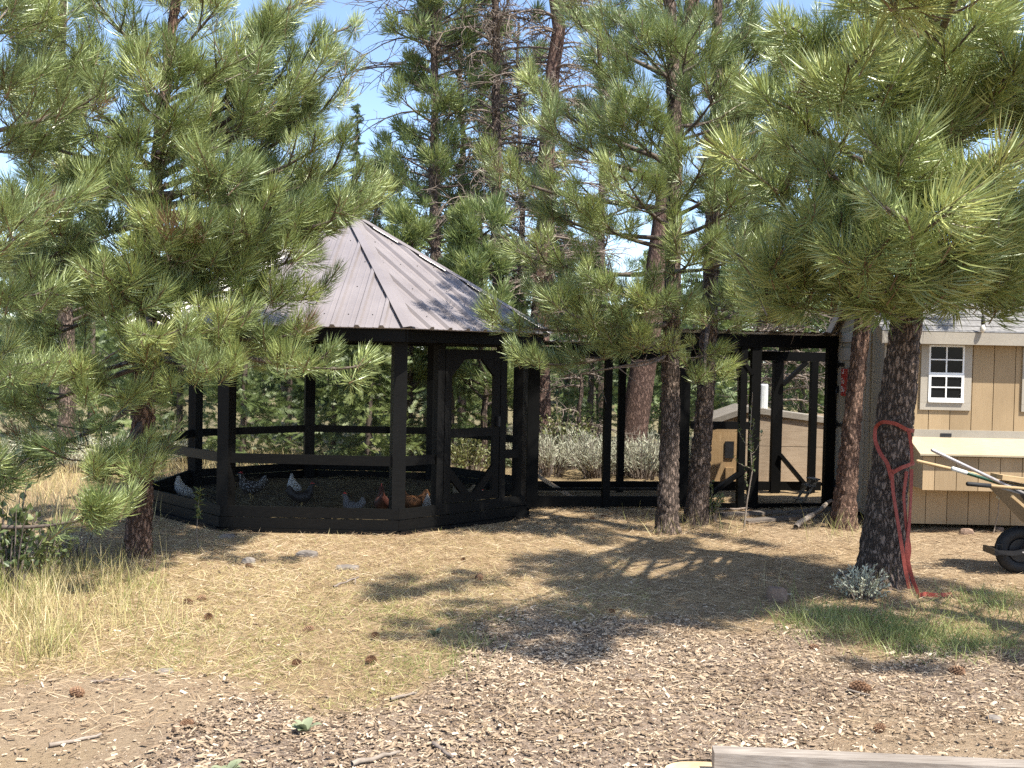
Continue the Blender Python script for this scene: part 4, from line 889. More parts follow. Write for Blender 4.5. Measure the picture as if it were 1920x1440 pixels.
def sapling(label, p, pts, nl, leaf, seed, mat='leaf', tint=.6, name='sapling', r0=.007, branch=0):
    r = np.random.default_rng(seed); p = ongr(p, -.02); root = empty(name, p, label, 'sapling'); c = p + arr(pts); nb = NB(); nb.tube(c, np.linspace(r0, .003, len(c)), 6); P = []; A = []
    t = np.linspace(0, 1, len(c)); ends = [c]
    for k in range(branch):
        f = .35 + .55 * r.random(); q = np.array([np.interp(f, t, c[:, i]) for i in range(3)]); e = q + arr((r.normal(0, .12), r.normal(0, .08), .1 + .2 * r.random())); bb = bez(q, q + (e - q) * arr((.6, .6, .1)), q + (e - q) * arr((.9, .9, .6)), e, 5); nb.tube(bb, np.linspace(.004, .002, 5), 4); ends.append(bb)
    for k in range(nl):
        q = ends[r.integers(0, len(ends))]; f = (.55 if q is c else .2) + (.45 if q is c else .8) * r.random(); tt = np.linspace(0, 1, len(q)); P.append([np.interp(f, tt, q[:, i]) for i in range(3)]); A.append(norm(r.normal(0, .7, 3) + (0, 0, .5)))
    nb.build('stem', 'stick', root); pv = np.array([[0, 0, 0], [.5, .1, .45], [0, 0, 1], [-.5, .1, .45]])
    V, F = scatter(pv, np.array([[0, 1, 2, 3]]), arr(P), frames(arr(A)), np.repeat(arr([(leaf * .55, leaf, leaf)]), len(P), 0) * (.7 + .6 * r.random((len(P), 1)))); npmesh('foliage', V, F, {'tint': np.clip(np.repeat(tint + r.normal(0, .12, len(P)), 4), 0, 1)}, False, mat, root)
sapling('thin sapling with leafy top in front of the gazebo corner', G(372, 1030), [(0, 0, 0), (-.02, 0, .2), (-.01, 0, .38), (0, 0, .6)], 60, .07, 601, tint=.6)
sapling('tall thin sapling with small leaves before the run posts', G(1395, 985), [(0, 0, 0), (.03, 0, .35), (.08, 0, .7), (.04, 0, 1.1), (.06, 0, 1.65)], 90, .06, 602, tint=.35, branch=9, r0=.012)
sapling('pale slender weed standing before the shed wall', G(1862, 1003), [(0, 0, 0), (.05, 0, .25), (.06, 0, .5), (.09, 0, .8)], 46, .06, 603, 'sage', tint=.75)
def rosette(label, p, h, seed, nl=9):
    r = np.random.default_rng(seed); p = ongr(p); V = []; F = []; root = empty('mullein_plant', p, label, 'plant')
    for k in range(nl):
        a = r.random() * 6.28; d = arr((math.cos(a), math.sin(a), 0)); sd = arr((-d[1], d[0], 0)); l = h * (.7 + .5 * r.random()); up = .5 + 1.1 * r.random()
        V = []; F = []
        for j in range(6):
            t = j / 5; c = p + d * l * t * .75 + UPV * l * (up * t - .55 * up * t * t); w_ = l * .24 * math.sin(math.pi * (t * .85 + .12)) ; V += [c - sd * w_ + UPV * w_ * .3, c, c + sd * w_ + UPV * w_ * .3]
        for j in range(5): F += [(3 * j, 3 * j + 1, 3 * j + 4, 3 * j + 3), (3 * j + 1, 3 * j + 2, 3 * j + 5, 3 * j + 4)]
        npmesh('leaf', V, F, {'tint': np.full(18, .3 + .5 * r.random())}, True, 'mullein', root)
rosette('broad-leaved mullein growing among the wood chips', G(572, 1378), .1, 611); rosette('mullein stalk tip growing in bare dirt at the chip edge', G(425, 1462), .1, 612, 12)
rosette('green broad-leaved weed on the sunlit grass mat', G(815, 1195), .08, 613)

# ------------------------------------------------------------------ grass, litter, chips
BL = np.array([[-.5, 0, 0], [.5, 0, 0], [-.35, .12, .5], [.35, .12, .5], [0, .42, 1]]); BF = np.array([[0, 1, 2], [1, 3, 2], [2, 3, 4]])
def field(name, n, box, dens, h, wd, flat, mat, tint, seed, label, jit=.12, simple_=False, zoff=0.0, clump=0):
    r = np.random.default_rng(seed); x0, x1, y0, y1 = box; xs = x0 + (x1 - x0) * r.random(n * 3); ys = y0 + (y1 - y0) * r.random(n * 3)
    if clump:
        cx = x0 + (x1 - x0) * r.random(clump); cy = y0 + (y1 - y0) * r.random(clump); k = r.integers(0, clump, n * 3); xs = cx[k] + r.normal(0, .07, n * 3); ys = cy[k] + r.normal(0, .07, n * 3)
    u, v = proj(np.stack([xs, ys, 0 * xs], -1)); keep = r.random(n * 3) < dens(xs, ys, u, v); xs, ys = xs[keep][:n], ys[keep][:n]; m = len(xs)
    P = np.stack([xs, ys, gz(xs, ys) + zoff], -1); fl = flat[0] + (flat[1] - flat[0]) * r.random(m); az = r.random(m) * 6.28
    A = np.stack([np.cos(az) * fl, np.sin(az) * fl, np.sqrt(np.clip(1 - fl ** 2, .0001, 1))], -1); hh = h * (.5 + .8 * r.random(m))
    pv, pf = (np.array([[-.5, 0, 0], [.5, 0, 0], [0, .0, 1]]), TRI) if simple_ else (BL, BF)
    S = np.stack([np.full(m, wd) * (.6 + .8 * r.random(m)), hh * .8, hh], -1)
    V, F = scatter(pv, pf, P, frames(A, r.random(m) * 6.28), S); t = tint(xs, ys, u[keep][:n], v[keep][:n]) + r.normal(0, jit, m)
    o = npmesh(name, V, F, {'tint': np.clip(np.repeat(t, len(pv)), 0, 1)}, False, mat); tag(o, label, 'grass' if 'grass' in name else 'litter', kind='stuff'); return o
def zz(xs, ys): return zones(xs, ys)
outg = lambda xs, ys: (np.hypot(xs - GC[0], ys - GC[1]) > GR + .02) & ~((ys > SY) & (xs > SX0 - .02) & (ys < SY + SDEP))
field('tall_grass', 6500, (-6, -2.4, 6.6, 10.6), lambda x, y, u, v: (1 - sm(90, 330, u + 60 * np.sin(x * 5 + y * 3))) * sm(1040, 1120, v) * (1 - sm(1225, 1280, v)), .27, .005, (.05, .65), 'grass', lambda x, y, u, v: .45 + .15 * sm(1100, 1200, v) + .1 * np.sin(x * 7), 701, 'tall dry yellow grass at the left of the clearing', .2, clump=900)
field('meadow_grass', 9000, (-11, -3, 12, 20), lambda x, y, u, v: outg(x, y) * 1., .3, .009, (.1, .6), 'grass', lambda x, y, u, v: .7 + 0 * x, 702, 'bleached meadow grass left of the gazebo', .15)
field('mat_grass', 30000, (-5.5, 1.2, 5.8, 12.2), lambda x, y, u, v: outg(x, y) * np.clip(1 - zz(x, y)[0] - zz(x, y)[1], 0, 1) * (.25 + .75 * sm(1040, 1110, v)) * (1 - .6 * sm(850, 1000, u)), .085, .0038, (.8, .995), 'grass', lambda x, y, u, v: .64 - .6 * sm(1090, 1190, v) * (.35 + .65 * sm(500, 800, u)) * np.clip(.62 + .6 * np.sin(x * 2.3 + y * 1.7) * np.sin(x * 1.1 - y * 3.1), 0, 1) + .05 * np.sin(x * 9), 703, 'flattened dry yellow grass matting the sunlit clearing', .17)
field('green_grass', 9000, (1.5, 6, 7, 9.3), lambda x, y, u, v: np.clip(np.exp(-((u - 1780) / 110) ** 2 - ((v - 1205) / 26) ** 2) + np.exp(-((u - 1650) / 90) ** 2 - ((v - 1180) / 22) ** 2) + np.exp(-((u - 1530) / 60) ** 2 - ((v - 1165) / 22) ** 2) + .5 * np.exp(-((u - 1850) / 80) ** 2 - ((v - 1140) / 25) ** 2), 0, 1), .14, .0045, (.3, .93), 'green_grass', lambda x, y, u, v: .5 + .15 * np.sin(x * 6), 704, 'patch of fresh green grass below the strapped pine', .2)
field('green_tufts_grass', 2600, (-3.2, .6, 6, 9.5), lambda x, y, u, v: np.clip(np.exp(-((u - 880) / 50) ** 2 - ((v - 1225) / 22) ** 2) + np.exp(-((u - 830) / 60) ** 2 - ((v - 1265) / 14) ** 2) + .6 * np.exp(-((u - 330) / 80) ** 2 - ((v - 1190) / 30) ** 2) + .8 * np.exp(-((u - 790) / 18) ** 2 - ((v - 1395) / 16) ** 2) + .8 * np.exp(-((u - 410) / 30) ** 2 - ((v - 1350) / 25) ** 2), 0, 1), .11, .004, (.15, .85), 'green_grass', lambda x, y, u, v: .65 + 0 * x, 705, 'small green grass tufts at the edge of the chips', .2)
field('needle_litter', 72000, (-5, 6.5, 5.4, 15), lambda x, y, u, v: outg(x, y) * (1 - .55 * zz(x, y)[1]) * (1 - .5 * zz(x, y)[0]), .15, .0035, (.965, .999), 'litter', lambda x, y, u, v: .55 + .1 * np.sin(x * 2) - .1 * sm(1300, 1700, u), 706, 'fallen brown pine needles strewn over the ground', .28, True, .006)
field('trunk_foot_grass', 1500, (-4.6, 4.8, 8.6, 12.8), lambda x, y, u, v: np.clip(sum(np.exp(-((u - a) / 34) ** 2 - ((v - b) / 12) ** 2) for a, b in ((250, 1050), (300, 1062), (1250, 1005), (1200, 985), (1310, 985), (1590, 1000), (1545, 1005), (1650, 1110), (1830, 1005), (1380, 1000), (1470, 1115))), 0, 1), .26, .0045, (.1, .7), 'grass', lambda x, y, u, v: .45 + 0 * x, 707, 'dry grass tufts round the feet of the pines', .2)
# floor straw of the gazebo
r = np.random.default_rng(71); m_ = 4500; ra = (GR - .5) * np.sqrt(r.random(m_)); an = r.random(m_) * 6.28
P = np.stack([GC[0] + ra * np.cos(an), GC[1] + ra * np.sin(an), .055 + .05 * r.random(m_)], -1); A = np.stack([np.cos(an * 7), np.sin(an * 5), .25 * r.random(m_)], -1)
V, F = scatter(np.array([[-.5, 0, 0], [.5, 0, 0], [0, 0, 1]]), TRI, P, frames(A, r.random(m_) * 6.28), np.stack([np.full(m_, .007), np.ones(m_), .12 + .2 * r.random(m_)], -1))
o = npmesh('straw_bedding', V, F, {'tint': np.clip(np.repeat(r.random(m_), 3), 0, 1)}, False, 'straw'); tag(o, 'loose straw bedding on the gazebo floor', 'straw', kind='stuff')
# wood chips
r = np.random.default_rng(72); n_ = 230000; xs = -4.5 + 12 * r.random(n_); ys = 4.7 + 5.2 * r.random(n_); d_, c_, _f = zones(xs, ys); u, v = proj(np.stack([xs, ys, 0 * xs], -1))
keep = (r.random(n_) < np.clip(c_ * (.72 + .28 * np.sin(xs * 2.3 + 1.7 * np.sin(ys * 3.1)) * np.sin(ys * 2.1 - xs)) + .13 * d_ + .025, 0, 1)) & (u > -250) & (u < 2150); xs, ys = xs[keep][:88000], ys[keep][:88000]; m_ = len(xs)
PR = np.array([[-.5, -.5, 0], [.5, -.4, 0], [.45, .5, 0], [-.5, .45, 0], [-.42, .05, .55], [.4, -.05, .6]]); PF = np.array([[0, 1, 5], [0, 5, 4], [2, 3, 4], [2, 4, 5]])
az = r.random(m_) * 6.28; nrm_ = np.stack([r.normal(0, .25, m_), r.normal(0, .25, m_), np.ones(m_)], -1); ln = .009 + .05 * r.random(m_) ** 3.4
V, F = scatter(PR, PF, np.stack([xs, ys, gz(xs, ys) + .004 + .016 * r.random(m_)], -1), frames(nrm_, az), np.stack([ln, ln * (.18 + .3 * r.random(m_)), .003 + .006 * r.random(m_)], -1))
o = npmesh('wood_chips', V, F, {'tint': np.clip(np.repeat(r.normal(.47, .25, m_) + .13 * np.sin(xs * 1.7 + 2 * np.sin(ys * 1.3)) * np.sin(ys * 2.9 + xs), 6), 0, 1)}, False, 'chips'); tag(o, 'wood chip mulch covering the foreground', 'wood chips', kind='stuff')

# ------------------------------------------------------------------ small things on the ground
def rock(label, p, s, seed, mat='rock', name='rock', cat='rock'):
    r = np.random.default_rng(seed); p = ongr(p); s = arr(s); n, m = 12, 9; V = []; ph = r.random(6) * 6; fq = r.normal(0, 1, (6, 3)) * 2.2
    for j in range(m):
        for i in range(n):
            t = math.pi * j / (m - 1); a = 2 * math.pi * i / n; q = arr((math.sin(t) * math.cos(a), math.sin(t) * math.sin(a), math.cos(t))); k = 1 + .16 * sum(math.sin(fq[w_] @ q + ph[w_]) for w_ in range(6)) / 2; q = np.clip(q * k, -.85, .8); V.append(p + q * s + (0, 0, s[2] * .35))
    F = [(j * n + i, j * n + (i + 1) % n, (j + 1) * n + (i + 1) % n, (j + 1) * n + i) for j in range(m - 1) for i in range(n)]
    o = npmesh(name, V, F, None, False, mat); tag(o, label, cat); return o
rock('flat pale grey rock lying in the sunlit needles before the gazebo', G(575, 1046), (.13, .08, .05), 1); rock('round grey rock beside the flat pale rock', G(466, 1062), (.07, .06, .05), 2); rock('low grey stone in the needles right of the flat rock', G(650, 1066), (.14, .07, .03), 3)
rock('flat tan stone at the foot of the gazebo front', G(425, 1008), (.11, .07, .03), 4); rock('brown lumpy rock in the shade near the strapped pine', G(1458, 1128), (.1, .08, .1), 5, 'rock_red'); rock('small pale stone at the dirt edge by the timber', G(1865, 1348), (.05, .04, .03), 6); rock('coiled reddish clod at the base of the shed wall', G(1812, 1005), (.1, .07, .06), 7, 'rock_red'); rock('small red-brown stone under the shed edge', G(1873, 998), (.06, .05, .05), 8, 'rock_red'); rock('flat pale stone on the bare dirt', G(310, 1258), (.07, .05, .015), 9)
# pine cones: built once, then copied
def cone_proto():
    mb = MB(); L = .095
    mb.tube([(0, 0, 0), (0, 0, L * .3), (0, 0, L * .7), (0, 0, L)], [.014, .018, .013, .003], 8); body = mb
    V = []; F = []
    for k in range(90):
        t = (k + .5) / 90; a = k * 2.39996; r0 = .036 * math.sin(math.pi * min(1, t * .8 + .18)) ** .7; z_ = L * t; d = arr((math.cos(a), math.sin(a), 0)); s_ = arr((-d[1], d[0], 0)); b0 = len(V)
        V += [d * r0 * .25 + s_ * .003 + (0, 0, z_), d * r0 * .25 - s_ * .003 + (0, 0, z_), d * r0 - s_ * .006 + (0, 0, z_ + .006), d * r0 * 1.12 + (0, 0, z_ + .012), d * r0 + s_ * .006 + (0, 0, z_ + .006), d * r0 * .9 + (0, 0, z_ - .002)]
        F += [(b0, b0 + 1, b0 + 2, b0 + 3), (b0, b0 + 3, b0 + 4), (b0 + 4, b0 + 3, b0 + 2, b0 + 5), (b0, b0 + 4, b0 + 5), (b0 + 1, b0 + 5, b0 + 2)]
    m_ = bpy.data.meshes.new('scales'); m_.from_pydata([tuple(v) for v in V], [], F); m_.materials.append(M['cone'])
    c_ = bpy.data.meshes.new('core'); c_.from_pydata(body.v, [], body.f); c_.materials.append(M['cone']); return c_, m_
core, scales = cone_proto(); r = np.random.default_rng(81)
cones = [(1592, 1300, 1.25, 'large pine cone on the chips beside a pale stick'), (1808, 1262, 1.1, 'pine cone at the edge of the green grass patch'), (898, 1090, .95, 'orange-brown pine cone alone in the broad tree shade'), (552, 1240, .85, 'pine cone at the lower edge of the yellow grass mat'), (702, 1195, .8, 'small pine cone in yellow-green grass near the broad-leaved weed'), (588, 1182, .8, 'small brown pine cone in the middle of the yellow grass mat'), (394, 1152, .85, 'dark pine cone beside the tall dry grass'), (156, 1308, .9, 'pine cone on the bare dirt'), (460, 1068, .8, 'pine cone next to the round grey rock'), (345, 1128, .8, 'one of two pine cones lying side by side in the litter'), (372, 1125, .8, 'one of two pine cones lying side by side in the litter'), (704, 1245, .8, 'pine cone where the grass mat meets the wood chips'), (1145, 1150, .7, 'pine cone at the shaded edge of the chips'), (868, 1047, .7, 'pine cone in needles before the gazebo door bay'), (1105, 975, .8, 'one of two pine cones in shade before the run base'), (1128, 972, .8, 'one of two pine cones in shade before the run base'), (1518, 1210, .8, 'pine cone on shaded chips beside the green grass patch'), (338, 1368, .7, 'pine cone on bare dirt near the mullein'), (1170, 1280, .7, 'small pine cone half hidden in the sunlit chips'), (1640, 1372, .7, 'pine cone on dirt close to the long timber')]
for k, (u, v, sc_, lb) in enumerate(cones):
    p = ongr(G(u, v), .02 * sc_); o = empty('pine_cone', p, lb or 'small brown pine cone lying in the grass and needle litter', 'pine cone', 'fallen pine cones'); o.rotation_euler = (R_(75 + 30 * r.random()), 0, r.random() * 6.28); o.scale = (sc_,) * 3
    for nm, me in (('core', core), ('scale_whorl', scales)):
        c = bpy.data.objects.new(nm, me); COL.objects.link(c); c.parent = o
def stick(label, p0, p1, r0, mat='stick', seed=0, name='stick', fork=0, cat='stick'):
    r = np.random.default_rng(seed); p0, p1 = arr(p0), arr(p1); q = p0 + (p1 - p0) * np.linspace(0, 1, 9)[:, None] + r.normal(0, .012, (9, 3)) * np.linalg.norm(p1 - p0) ; q[0] = p0; nb = NB(); nb.tube(q, r0 * np.linspace(1, .55, 9) * (1 + .1 * r.normal(size=9)), 8)
    for k in range(fork):
        s_ = q[r.integers(3, 8)]; e = s_ + (p1 - p0) * .3 + r.normal(0, .1, 3); nb.tube(np.array([s_, (s_ + e) / 2 + r.normal(0, .02, 3), e]), np.array([r0 * .5, r0 * .4, r0 * .2]), 5)
    o = nb.build(name, mat); tag(o, label, cat)
stick('thick grey branch leaning on the foot of the leaning pine', ongr(G(1492, 994), .03), at(1562, 938, 13.2), .035, 'stick', 1, 'fallen_branch', 0, 'branch')
stick('thin pale stick lying beside the large pine cone', ongr(G(1590, 1303), .02), ongr(G(1632, 1312), .02), .009, 'stick', 2)
stick('long pale splintered stick on the bare dirt', ongr(G(92, 1400), .015), ongr(G(190, 1382), .015), .012, 'stick', 3); stick('grey stick on the dirt at the grass edge', ongr(G(170, 1283), .015), ongr(G(248, 1279), .015), .009, 'twig', 4); stick('brown stick half buried in the chips', ongr(G(812, 1396), .015), ongr(G(850, 1420), .02), .014, 'twig', 5); stick('long pale stick crossing the chips below the mullein', ongr(G(660, 1440), .02), ongr(G(752, 1413), .02), .014, 'stick', 6)
stick('short pale stick on chips left of the timber', ongr(G(732, 1312), .02), ongr(G(780, 1302), .02), .011, 'stick', 7); stick('forked dark twig on the sunlit needles', ongr(G(625, 1106), .02), ongr(G(672, 1094), .05), .011, 'twig', 8, 'stick', 3)
stick('pale split stick leaning at the foot of the strapped pine', ongr(G(1572, 1088), .03), ongr(G(1592, 1096), .09), .022, 'stick', 9)
stick('thin stick on the ground before the run base', ongr(G(1290, 960), .03), ongr(G(1440, 952), .04), .02, 'twig', 10)
# timber and log at the bottom edge
p0, p1 = G(1338, 1424, .16), G(2080, 1459, .16); p0[2] = p1[2] = 0; dr = norm(p1 - p0); nr_ = arr((-dr[1], dr[0], 0)); z_ = .11
tb = empty('timber', p0, 'long weathered grey timber resting on a log round', 'timber'); MB().box((p0 + p1) / 2 + nr_ * .02 + (0, 0, z_ + .045), (np.linalg.norm(p1 - p0), .10, .09), np.array([dr, nr_, [0, 0, 1.]])).build('beam', 'board', tb)
lg = empty('log_round', p0 + dr * .02, 'pale split log round under the timber end', 'log'); c0 = G(1322, 1448, .1) * arr((1, 1, 0))
MB().tube([c0 + (0, 0, -.03), c0 + (0, 0, .085)], [.2, .2], 22, False).build('bark_ring', 'bark', lg); MB().add([c0 + arr((.193 * math.cos(t), .193 * math.sin(t), .082 + .006 * math.sin(3 * t))) for t in np.linspace(0, 6.283, 22, endpoint=False)], [tuple(range(22))]).build('cut_face', 'log_end', lg)
pz = p0 + dr * .16 - nr_ * .01; MB().box(pz + (0, 0, .096), (.3, .16, .026), np.array([dr, nr_, [0, 0, 1.]])).build('tmp_shim', 'old_plank'); o = bpy.data.objects['tmp_shim']; o.name = 'shim_board'; tag(o, 'dark grey shim board between timber and log', 'board')
# paving planks before the run
for k, (u0, v0, u1, v1) in enumerate(((1350, 968, 1470, 962), (1395, 978, 1530, 968), (1480, 964, 1560, 960))):
    a_, b_ = ongr(G(u0, v0), .02), ongr(G(u1, v1), .02); o = MB().bar(a_, b_, .16, .035).build('grey_plank', 'old_plank'); tag(o, ['grey plank lying flat before the run opening', 'longer grey plank lying beside the run opening', 'short grey plank ending near the leaning branch'][k], 'plank')

# ------------------------------------------------------------------ strap round the big pine
st = empty('ratchet_strap', G(1700, 1100), 'red webbing strap looped round the thick pine trunk, ends trailing', 'strap')
def ribbon(name, px, wd=.04, tw=0.0, thick=.003):
    P = arr([at(u, v, T5D + dd) for u, v, dd in px]); sg = np.concatenate([[0], np.cumsum(np.linalg.norm(np.diff(P, axis=0), axis=1))]); t = np.linspace(0, sg[-1], 60); C = np.stack([np.interp(t, sg, P[:, k]) for k in range(3)], -1); ker = np.ones(5) / 5
    for k in range(3): C[2:-2, k] = np.convolve(C[:, k], ker, 'valid')
    tg = norm(np.gradient(C, axis=0)); fr_ = arr((0, -1., 0)); sd_ = norm(np.cross(tg, fr_)); ang = tw * np.sin(t * 5); sd_ = norm(np.cos(ang)[:, None] * sd_ + np.sin(ang)[:, None] * fr_); nn_ = norm(np.cross(sd_, tg)); V = []
    for k in range(60):
        for a_, b_ in ((1, 1), (-1, 1), (-1, -1), (1, -1)): V.append(C[k] + sd_[k] * a_ * wd / 2 + nn_[k] * b_ * thick)
    F = [(4 * k + i, 4 * k + (i + 1) % 4, 4 * k + 4 + (i + 1) % 4, 4 * k + 4 + i) for k in range(59) for i in range(4)]; npmesh(name, V, F, None, False, 'strap', st)
f = -.235
ribbon('strap_loop', [(1714, 808, -.08), (1700, 806, -.2), (1680, 794, f), (1655, 790, -.2), (1641, 800, -.1), (1640, 825, -.12), (1650, 850, -.2), (1664, 868, f), (1672, 900, f)], .033, .25)
ribbon('strap_tie', [(1714, 868, -.09), (1704, 872, -.2), (1690, 877, f - .01), (1674, 886, f - .01)], .033, .1)
ribbon('strap_edge', [(1704, 808, -.19), (1709, 840, -.16), (1710, 870, -.16)], .03, .2)
ribbon('strap_tail', [(1672, 880, f), (1674, 920, f - .01), (1682, 970, f - .03), (1690, 1020, f - .06), (1698, 1070, -.34), (1704, 1098, -.36), (1706, 1104, -.37)], .032, .35)
ribbon('strap_tail', [(1709, 880, -.17), (1708, 930, -.2), (1705, 980, -.25), (1700, 1030, -.3), (1704, 1060, -.33), (1712, 1090, -.36), (1720, 1110, -.38), (1722, 1120, -.4)], .033, .6)
ribbon('strap_tail', [(1700, 884, -.2), (1694, 930, -.22), (1699, 985, -.24), (1706, 1030, -.28), (1699, 1075, -.33), (1704, 1102, -.36)], .03, .5)
q = [ongr(G(u, v), .02) for u, v in ((1722, 1121), (1735, 1119), (1755, 1122), (1785, 1121))]; pp = [(*[float(c_) for c_ in proj(p)], float(p[1]) - T5D) for p in q]
ribbon('strap_end', pp, .04, .7)

# ------------------------------------------------------------------ wheelbarrow with tools
wc = ongr(G(1908, 1074)); WY = float(wc[1]); wb = empty('wheelbarrow', wc, 'black wheelbarrow with fat tyre loaded with tool handles', 'wheelbarrow'); cen = wc + (0, 0, .225)
t_ = np.linspace(0, 2 * math.pi, 40, endpoint=False); V = []; F = []
for i, a_ in enumerate(t_):
    for j in range(10):
        b_ = 2 * math.pi * j / 10; rr = .165 + .062 * math.cos(b_) * (1 + .05 * (i % 2)); V.append(cen + arr((math.cos(a_) * rr, .058 * math.sin(b_), math.sin(a_) * rr)))
F = [(i * 10 + j, i * 10 + (j + 1) % 10, ((i + 1) % 40) * 10 + (j + 1) % 10, ((i + 1) % 40) * 10 + j) for i in range(40) for j in range(10)]
wheel = npmesh('wheel', V, F, None, True, 'rubber', wb); mb = MB(); mb.tube([cen + (0, -.045, 0), cen + (0, .045, 0)], [.11, .11], 20).tube([cen + (0, -.1, 0), cen + (0, .1, 0)], [.018, .018], 10).build('rim', 'metal_black', wheel)
for s_ in (-.11, .11):
    mb = MB(); pts = [cen + (-.26, s_, -.01), cen + (-.1, s_, -.015), cen + (.05, s_ * 1.2, .02), cen + (.5, s_ * 2.2, .16), cen + (1.25, s_ * 2.6, .34)]
    for a_, b_ in zip(pts[:-1], pts[1:]): mb.bar(a_, b_, .03, .045)
    mb.build('frame_rail', 'metal_black', wb)
    for x_ in (-.02, .03): MB().tube([cen + (x_, s_ - .022, -.0), cen + (x_, s_ - .03, 0)], [.01, .008], 8).build('bolt', 'steel', wb)
MB().box(cen + (-.27, 0, -.01), (.03, .26, .06)).tube([cen + (-.25, -.09, .02), cen + (-.25, -.09, .06), cen + (-.2, -.09, .065), cen + (-.2, -.09, .02)], [.008] * 4, 6).build('nose_guard', 'metal_black', wb)
tz = WY; lip = at(1882, 916, WY) ; lip[1] = 0
tray = MB(); z1 = float(at(1890, 918, WY)[2]); x1 = float(at(1880, 918, WY)[0]); xb = float(at(1935, 985, WY)[0]); z0 = float(at(1935, 985, WY)[2])
o8 = [(x1, -.34, z1), (x1 + 1.25, -.34, z1 + .08), (x1 + 1.25, .34, z1 + .08), (x1, .34, z1), (xb, -.2, z0), (x1 + 1.0, -.24, z0 + .02), (x1 + 1.0, .24, z0 + .02), (xb, .2, z0)]
o8 = [arr((a_, WY + b_, c_)) for a_, b_, c_ in o8]; inn = [p + (o8[6] * 0 + (.012 if k in (0, 3, 4, 7) else -.012, (.012 if k in (0, 1, 4, 5) else -.012), (.0 if k < 4 else .014))) for k, p in enumerate(o8)]
tray.add(o8 + inn, [(0, 1, 5, 4), (1, 2, 6, 5), (2, 3, 7, 6), (3, 0, 4, 7), (7, 6, 5, 4), (8, 12, 13, 9), (9, 13, 14, 10), (10, 14, 15, 11), (11, 15, 12, 8), (12, 15, 14, 13), (0, 8, 9, 1), (1, 9, 10, 2), (2, 10, 11, 3), (3, 11, 8, 0)]).build('tray', 'metal_black', wb)
MB().bar(at(1897, 930, WY - .35), at(1942, 968, WY - .3), .02, .025).build('tray_brace', 'plank', wb)
for s_ in (-.25, .25):
    MB().bar(cen + (.75, s_, .2), arr((cen[0] + .95, cen[1] + s_, 0)), .03, .03).build('stand_leg', 'metal_black', wb); MB().bar(cen + (.04, s_ * .5, .03), arr((x1 + .35, WY + s_ * .7, z0)), .03, .04).build('strut', 'metal_black', wb)
def tool(label, px, r0, segs, dY0, dY1):
    p, q = at(*px[0], WY + dY0), at(*px[1], WY + dY1); root = empty('tool_handle', p, label, 'tool'); L = np.linalg.norm(q - p)
    for nm, f0, f1, rr, mt in segs: MB().tube([p + (q - p) * f0, p + (q - p) * (f0 + .015), p + (q - p) * f1], [rr * .7, rr, rr], 12).build(nm, mt, root, True)
tool('long worn steel-grey tool handle sticking highest out of the wheelbarrow', ((1746, 843), (1925, 928)), .016, (('handle', 0, 1.3, .0165, 'steel'),), -.15, -.1)
tool('pale wooden tool handle sticking out of the wheelbarrow', ((1718, 864), (1925, 912)), .014, (('handle', 0, 1.3, .0165, 'plank'),), .12, .1)
tool('green tool handle with white grip in the wheelbarrow', ((1784, 878), (1925, 922)), .017, (('grip', 0, .2, .021, 'pvc'), ('handle', .19, 1.3, .017, 'green_paint')), -.05, 0)
tool('orange-brown tool handle with black grip resting in the wheelbarrow', ((1812, 907), (1925, 917)), .017, (('grip', 0, .4, .021, 'rubber'), ('handle', .39, 1.3, .016, 'plank')), -.2, -.18)
p, q = at(1868, 893, WY - .05), at(1960, 906, WY + .02); o = MB().bar(p, q + (q - p) * .5, .2, .045).build('plank', 'plank'); tag(o, 'pale timber plank lying across the wheelbarrow tray', 'plank')

# ------------------------------------------------------------------ things in the run
p, q = rp(1010, .42, .5), rp(1085, .1, .35); o = MB().bar(p, q, .2, .025).bar(p + (.1, 0, .0), p + (.12, 0, .03), .2, .02).build('chicken_ramp', 'weathered'); tag(o, 'narrow wooden ramp sloping inside the run by the gazebo', 'ramp')
ld = empty('small_ladder', rp(1500, 0, .5), 'small grey wooden ladder leaning inside the run', 'ladder'); p, q = rp(1512, .03, .25), rp(1552, .36, .4); sdv = RN * .1
for s_ in (-1, 1): MB().bar(p + sdv * s_, q + sdv * s_, .03, .02).build('side_rail', 'weathered', ld)
for k in range(4):
    c = p + (q - p) * (.1 + .27 * k); MB().bar(c - RD * .05 + (0, 0, .025), c + RD * .05 + (0, 0, .025), .24, .018).build('rung', 'cap', ld)

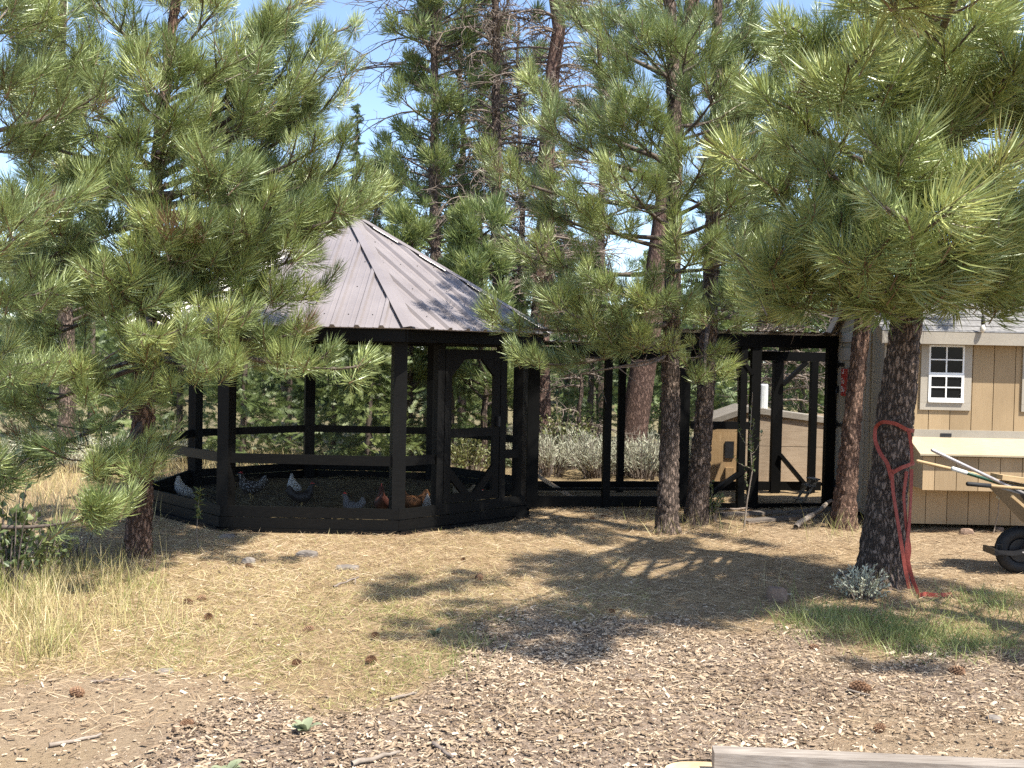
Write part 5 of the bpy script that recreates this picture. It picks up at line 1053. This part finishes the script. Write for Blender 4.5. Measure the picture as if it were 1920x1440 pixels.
# ------------------------------------------------------------------ hens
def hen(label, u, v, Y, head, mat, sc=1.0, pose='stand', z=.05, group='hens in the gazebo', hm=None, tail='hen'):
    b_ = at(u, v, Y); b_[2] = z; root = empty('hen', b_, label, 'hen', group); root.rotation_euler = (0, 0, head); root.scale = (sc * .76,) * 3
    if pose == 'stand': sp = [(-.235, .345, .008, .045), (-.215, .335, .016, .06), (-.17, .27, .05, .062), (-.11, .215, .082, .078), (-.02, .19, .105, .1), (.07, .2, .1, .1), (.12, .245, .07, .08), (.14, .3, .045, .05), (.155, .345, .036, .037), (.175, .375, .037, .036), (.2, .375, .026, .026), (.215, .372, .01, .012)]; bk = (.21, .37)
    else: sp = [(-.13, .44, .008, .03), (-.125, .4, .02, .05), (-.12, .33, .05, .075), (-.09, .25, .085, .09), (-.02, .19, .11, .1), (.07, .155, .1, .085), (.13, .12, .065, .06), (.17, .085, .042, .042), (.2, .06, .034, .034), (.22, .045, .025, .025), (.232, .035, .01, .01)]; bk = (.23, .035)
    n = 14; V = []; sp = arr(sp); tg = norm(np.gradient(sp[:, [0, 1]], axis=0))
    for (x_, z_, wy, hz), t2 in zip(sp, tg):
        nn_ = arr((-t2[1], 0, t2[0]))
        for i in range(n):
            a_ = 2 * math.pi * i / n; V.append(arr((x_, 0, z_)) + arr((0, 1., 0)) * wy * math.cos(a_) + nn_ * hz * math.sin(a_))
    m = len(sp); F = [(j * n + i, j * n + (i + 1) % n, (j + 1) * n + (i + 1) % n, (j + 1) * n + i) for j in range(m - 1) for i in range(n)]
    npmesh('body', V, F, None, True, mat, root, True)
    x_, z_ = bk; MB().tube([(x_ - .01, 0, z_), (x_ + .035, 0, z_ - .008)], [.011, .002], 6).build('beak', 'beak', root, False, True)
    dx = sp[-3]; cz = dx[1] + (.03 if pose == 'stand' else .035)
    mb = MB(); mb.prism([(dx[0] - .03, -.005, cz - .012), (dx[0] + .025, -.005, cz - .02), (dx[0] + .028, -.005, cz + .012), (dx[0] + .012, -.005, cz + .002), (dx[0] + .004, -.005, cz + .024), (dx[0] - .008, -.005, cz + .004), (dx[0] - .022, -.005, cz + .022)], (0, .01, 0)).build('comb', 'comb', root, False, True)
    for s_ in (-1, 1):
        mb = MB(); mb.tube([(0, s_ * .045, .13), (.005, s_ * .045, .07), (-.01, s_ * .045, .0)], [.022, .009, .008], 6)
        for aa in (-.5, 0, .5): mb.tube([(-.01, s_ * .045, .006), (.045 * math.cos(aa), s_ * .045 + .045 * math.sin(aa), .004)], [.006, .003], 5)
        mb.build('leg', 'beak', root, False, True)
    return root
hen('white hen bent down near the left gazebo kick board, tail up', 345, 935, 13.3, R_(60), 'hen_white', 1.0, 'peck', .06)
hen('black and white speckled hen standing in profile on the straw', 472, 920, 13.6, R_(172), 'hen_speckled', 1.15)
hen('white hen with tail up behind the black hen', 552, 910, 13.8, R_(80), 'hen_white', 1.05, 'peck')
hen('black hen in front of the white hen', 565, 930, 13.0, R_(20), 'hen_black', 1.0)
hen('grey barred hen by the front gazebo kick board', 662, 950, 12.25, R_(150), 'hen_barred', .95)
hen('russet rooster standing beside the front corner post', 716, 945, 12.5, R_(100), 'hen_red', 1.15)
hen('buff orange hen behind the gazebo corner post', 775, 950, 12.7, R_(200), 'hen_orange', 1.05)
hen('white hen next to the buff hen, tail toward the door jamb', 800, 955, 12.75, R_(100), 'hen_white', .8, 'peck')
hen('tan hen behind the screen door', 868, 935, 13.6, R_(170), 'hen_tan', .95)
hen('small white hen at the foot of the screen door', 893, 940, 13.7, R_(20), 'hen_white', .6)
tri = sum(len(o.data.polygons) * (1 if len(o.data.loops) == 3 * len(o.data.polygons) else 2) for o in COL.objects if o.type == 'MESH'); print('TRIS', tri)
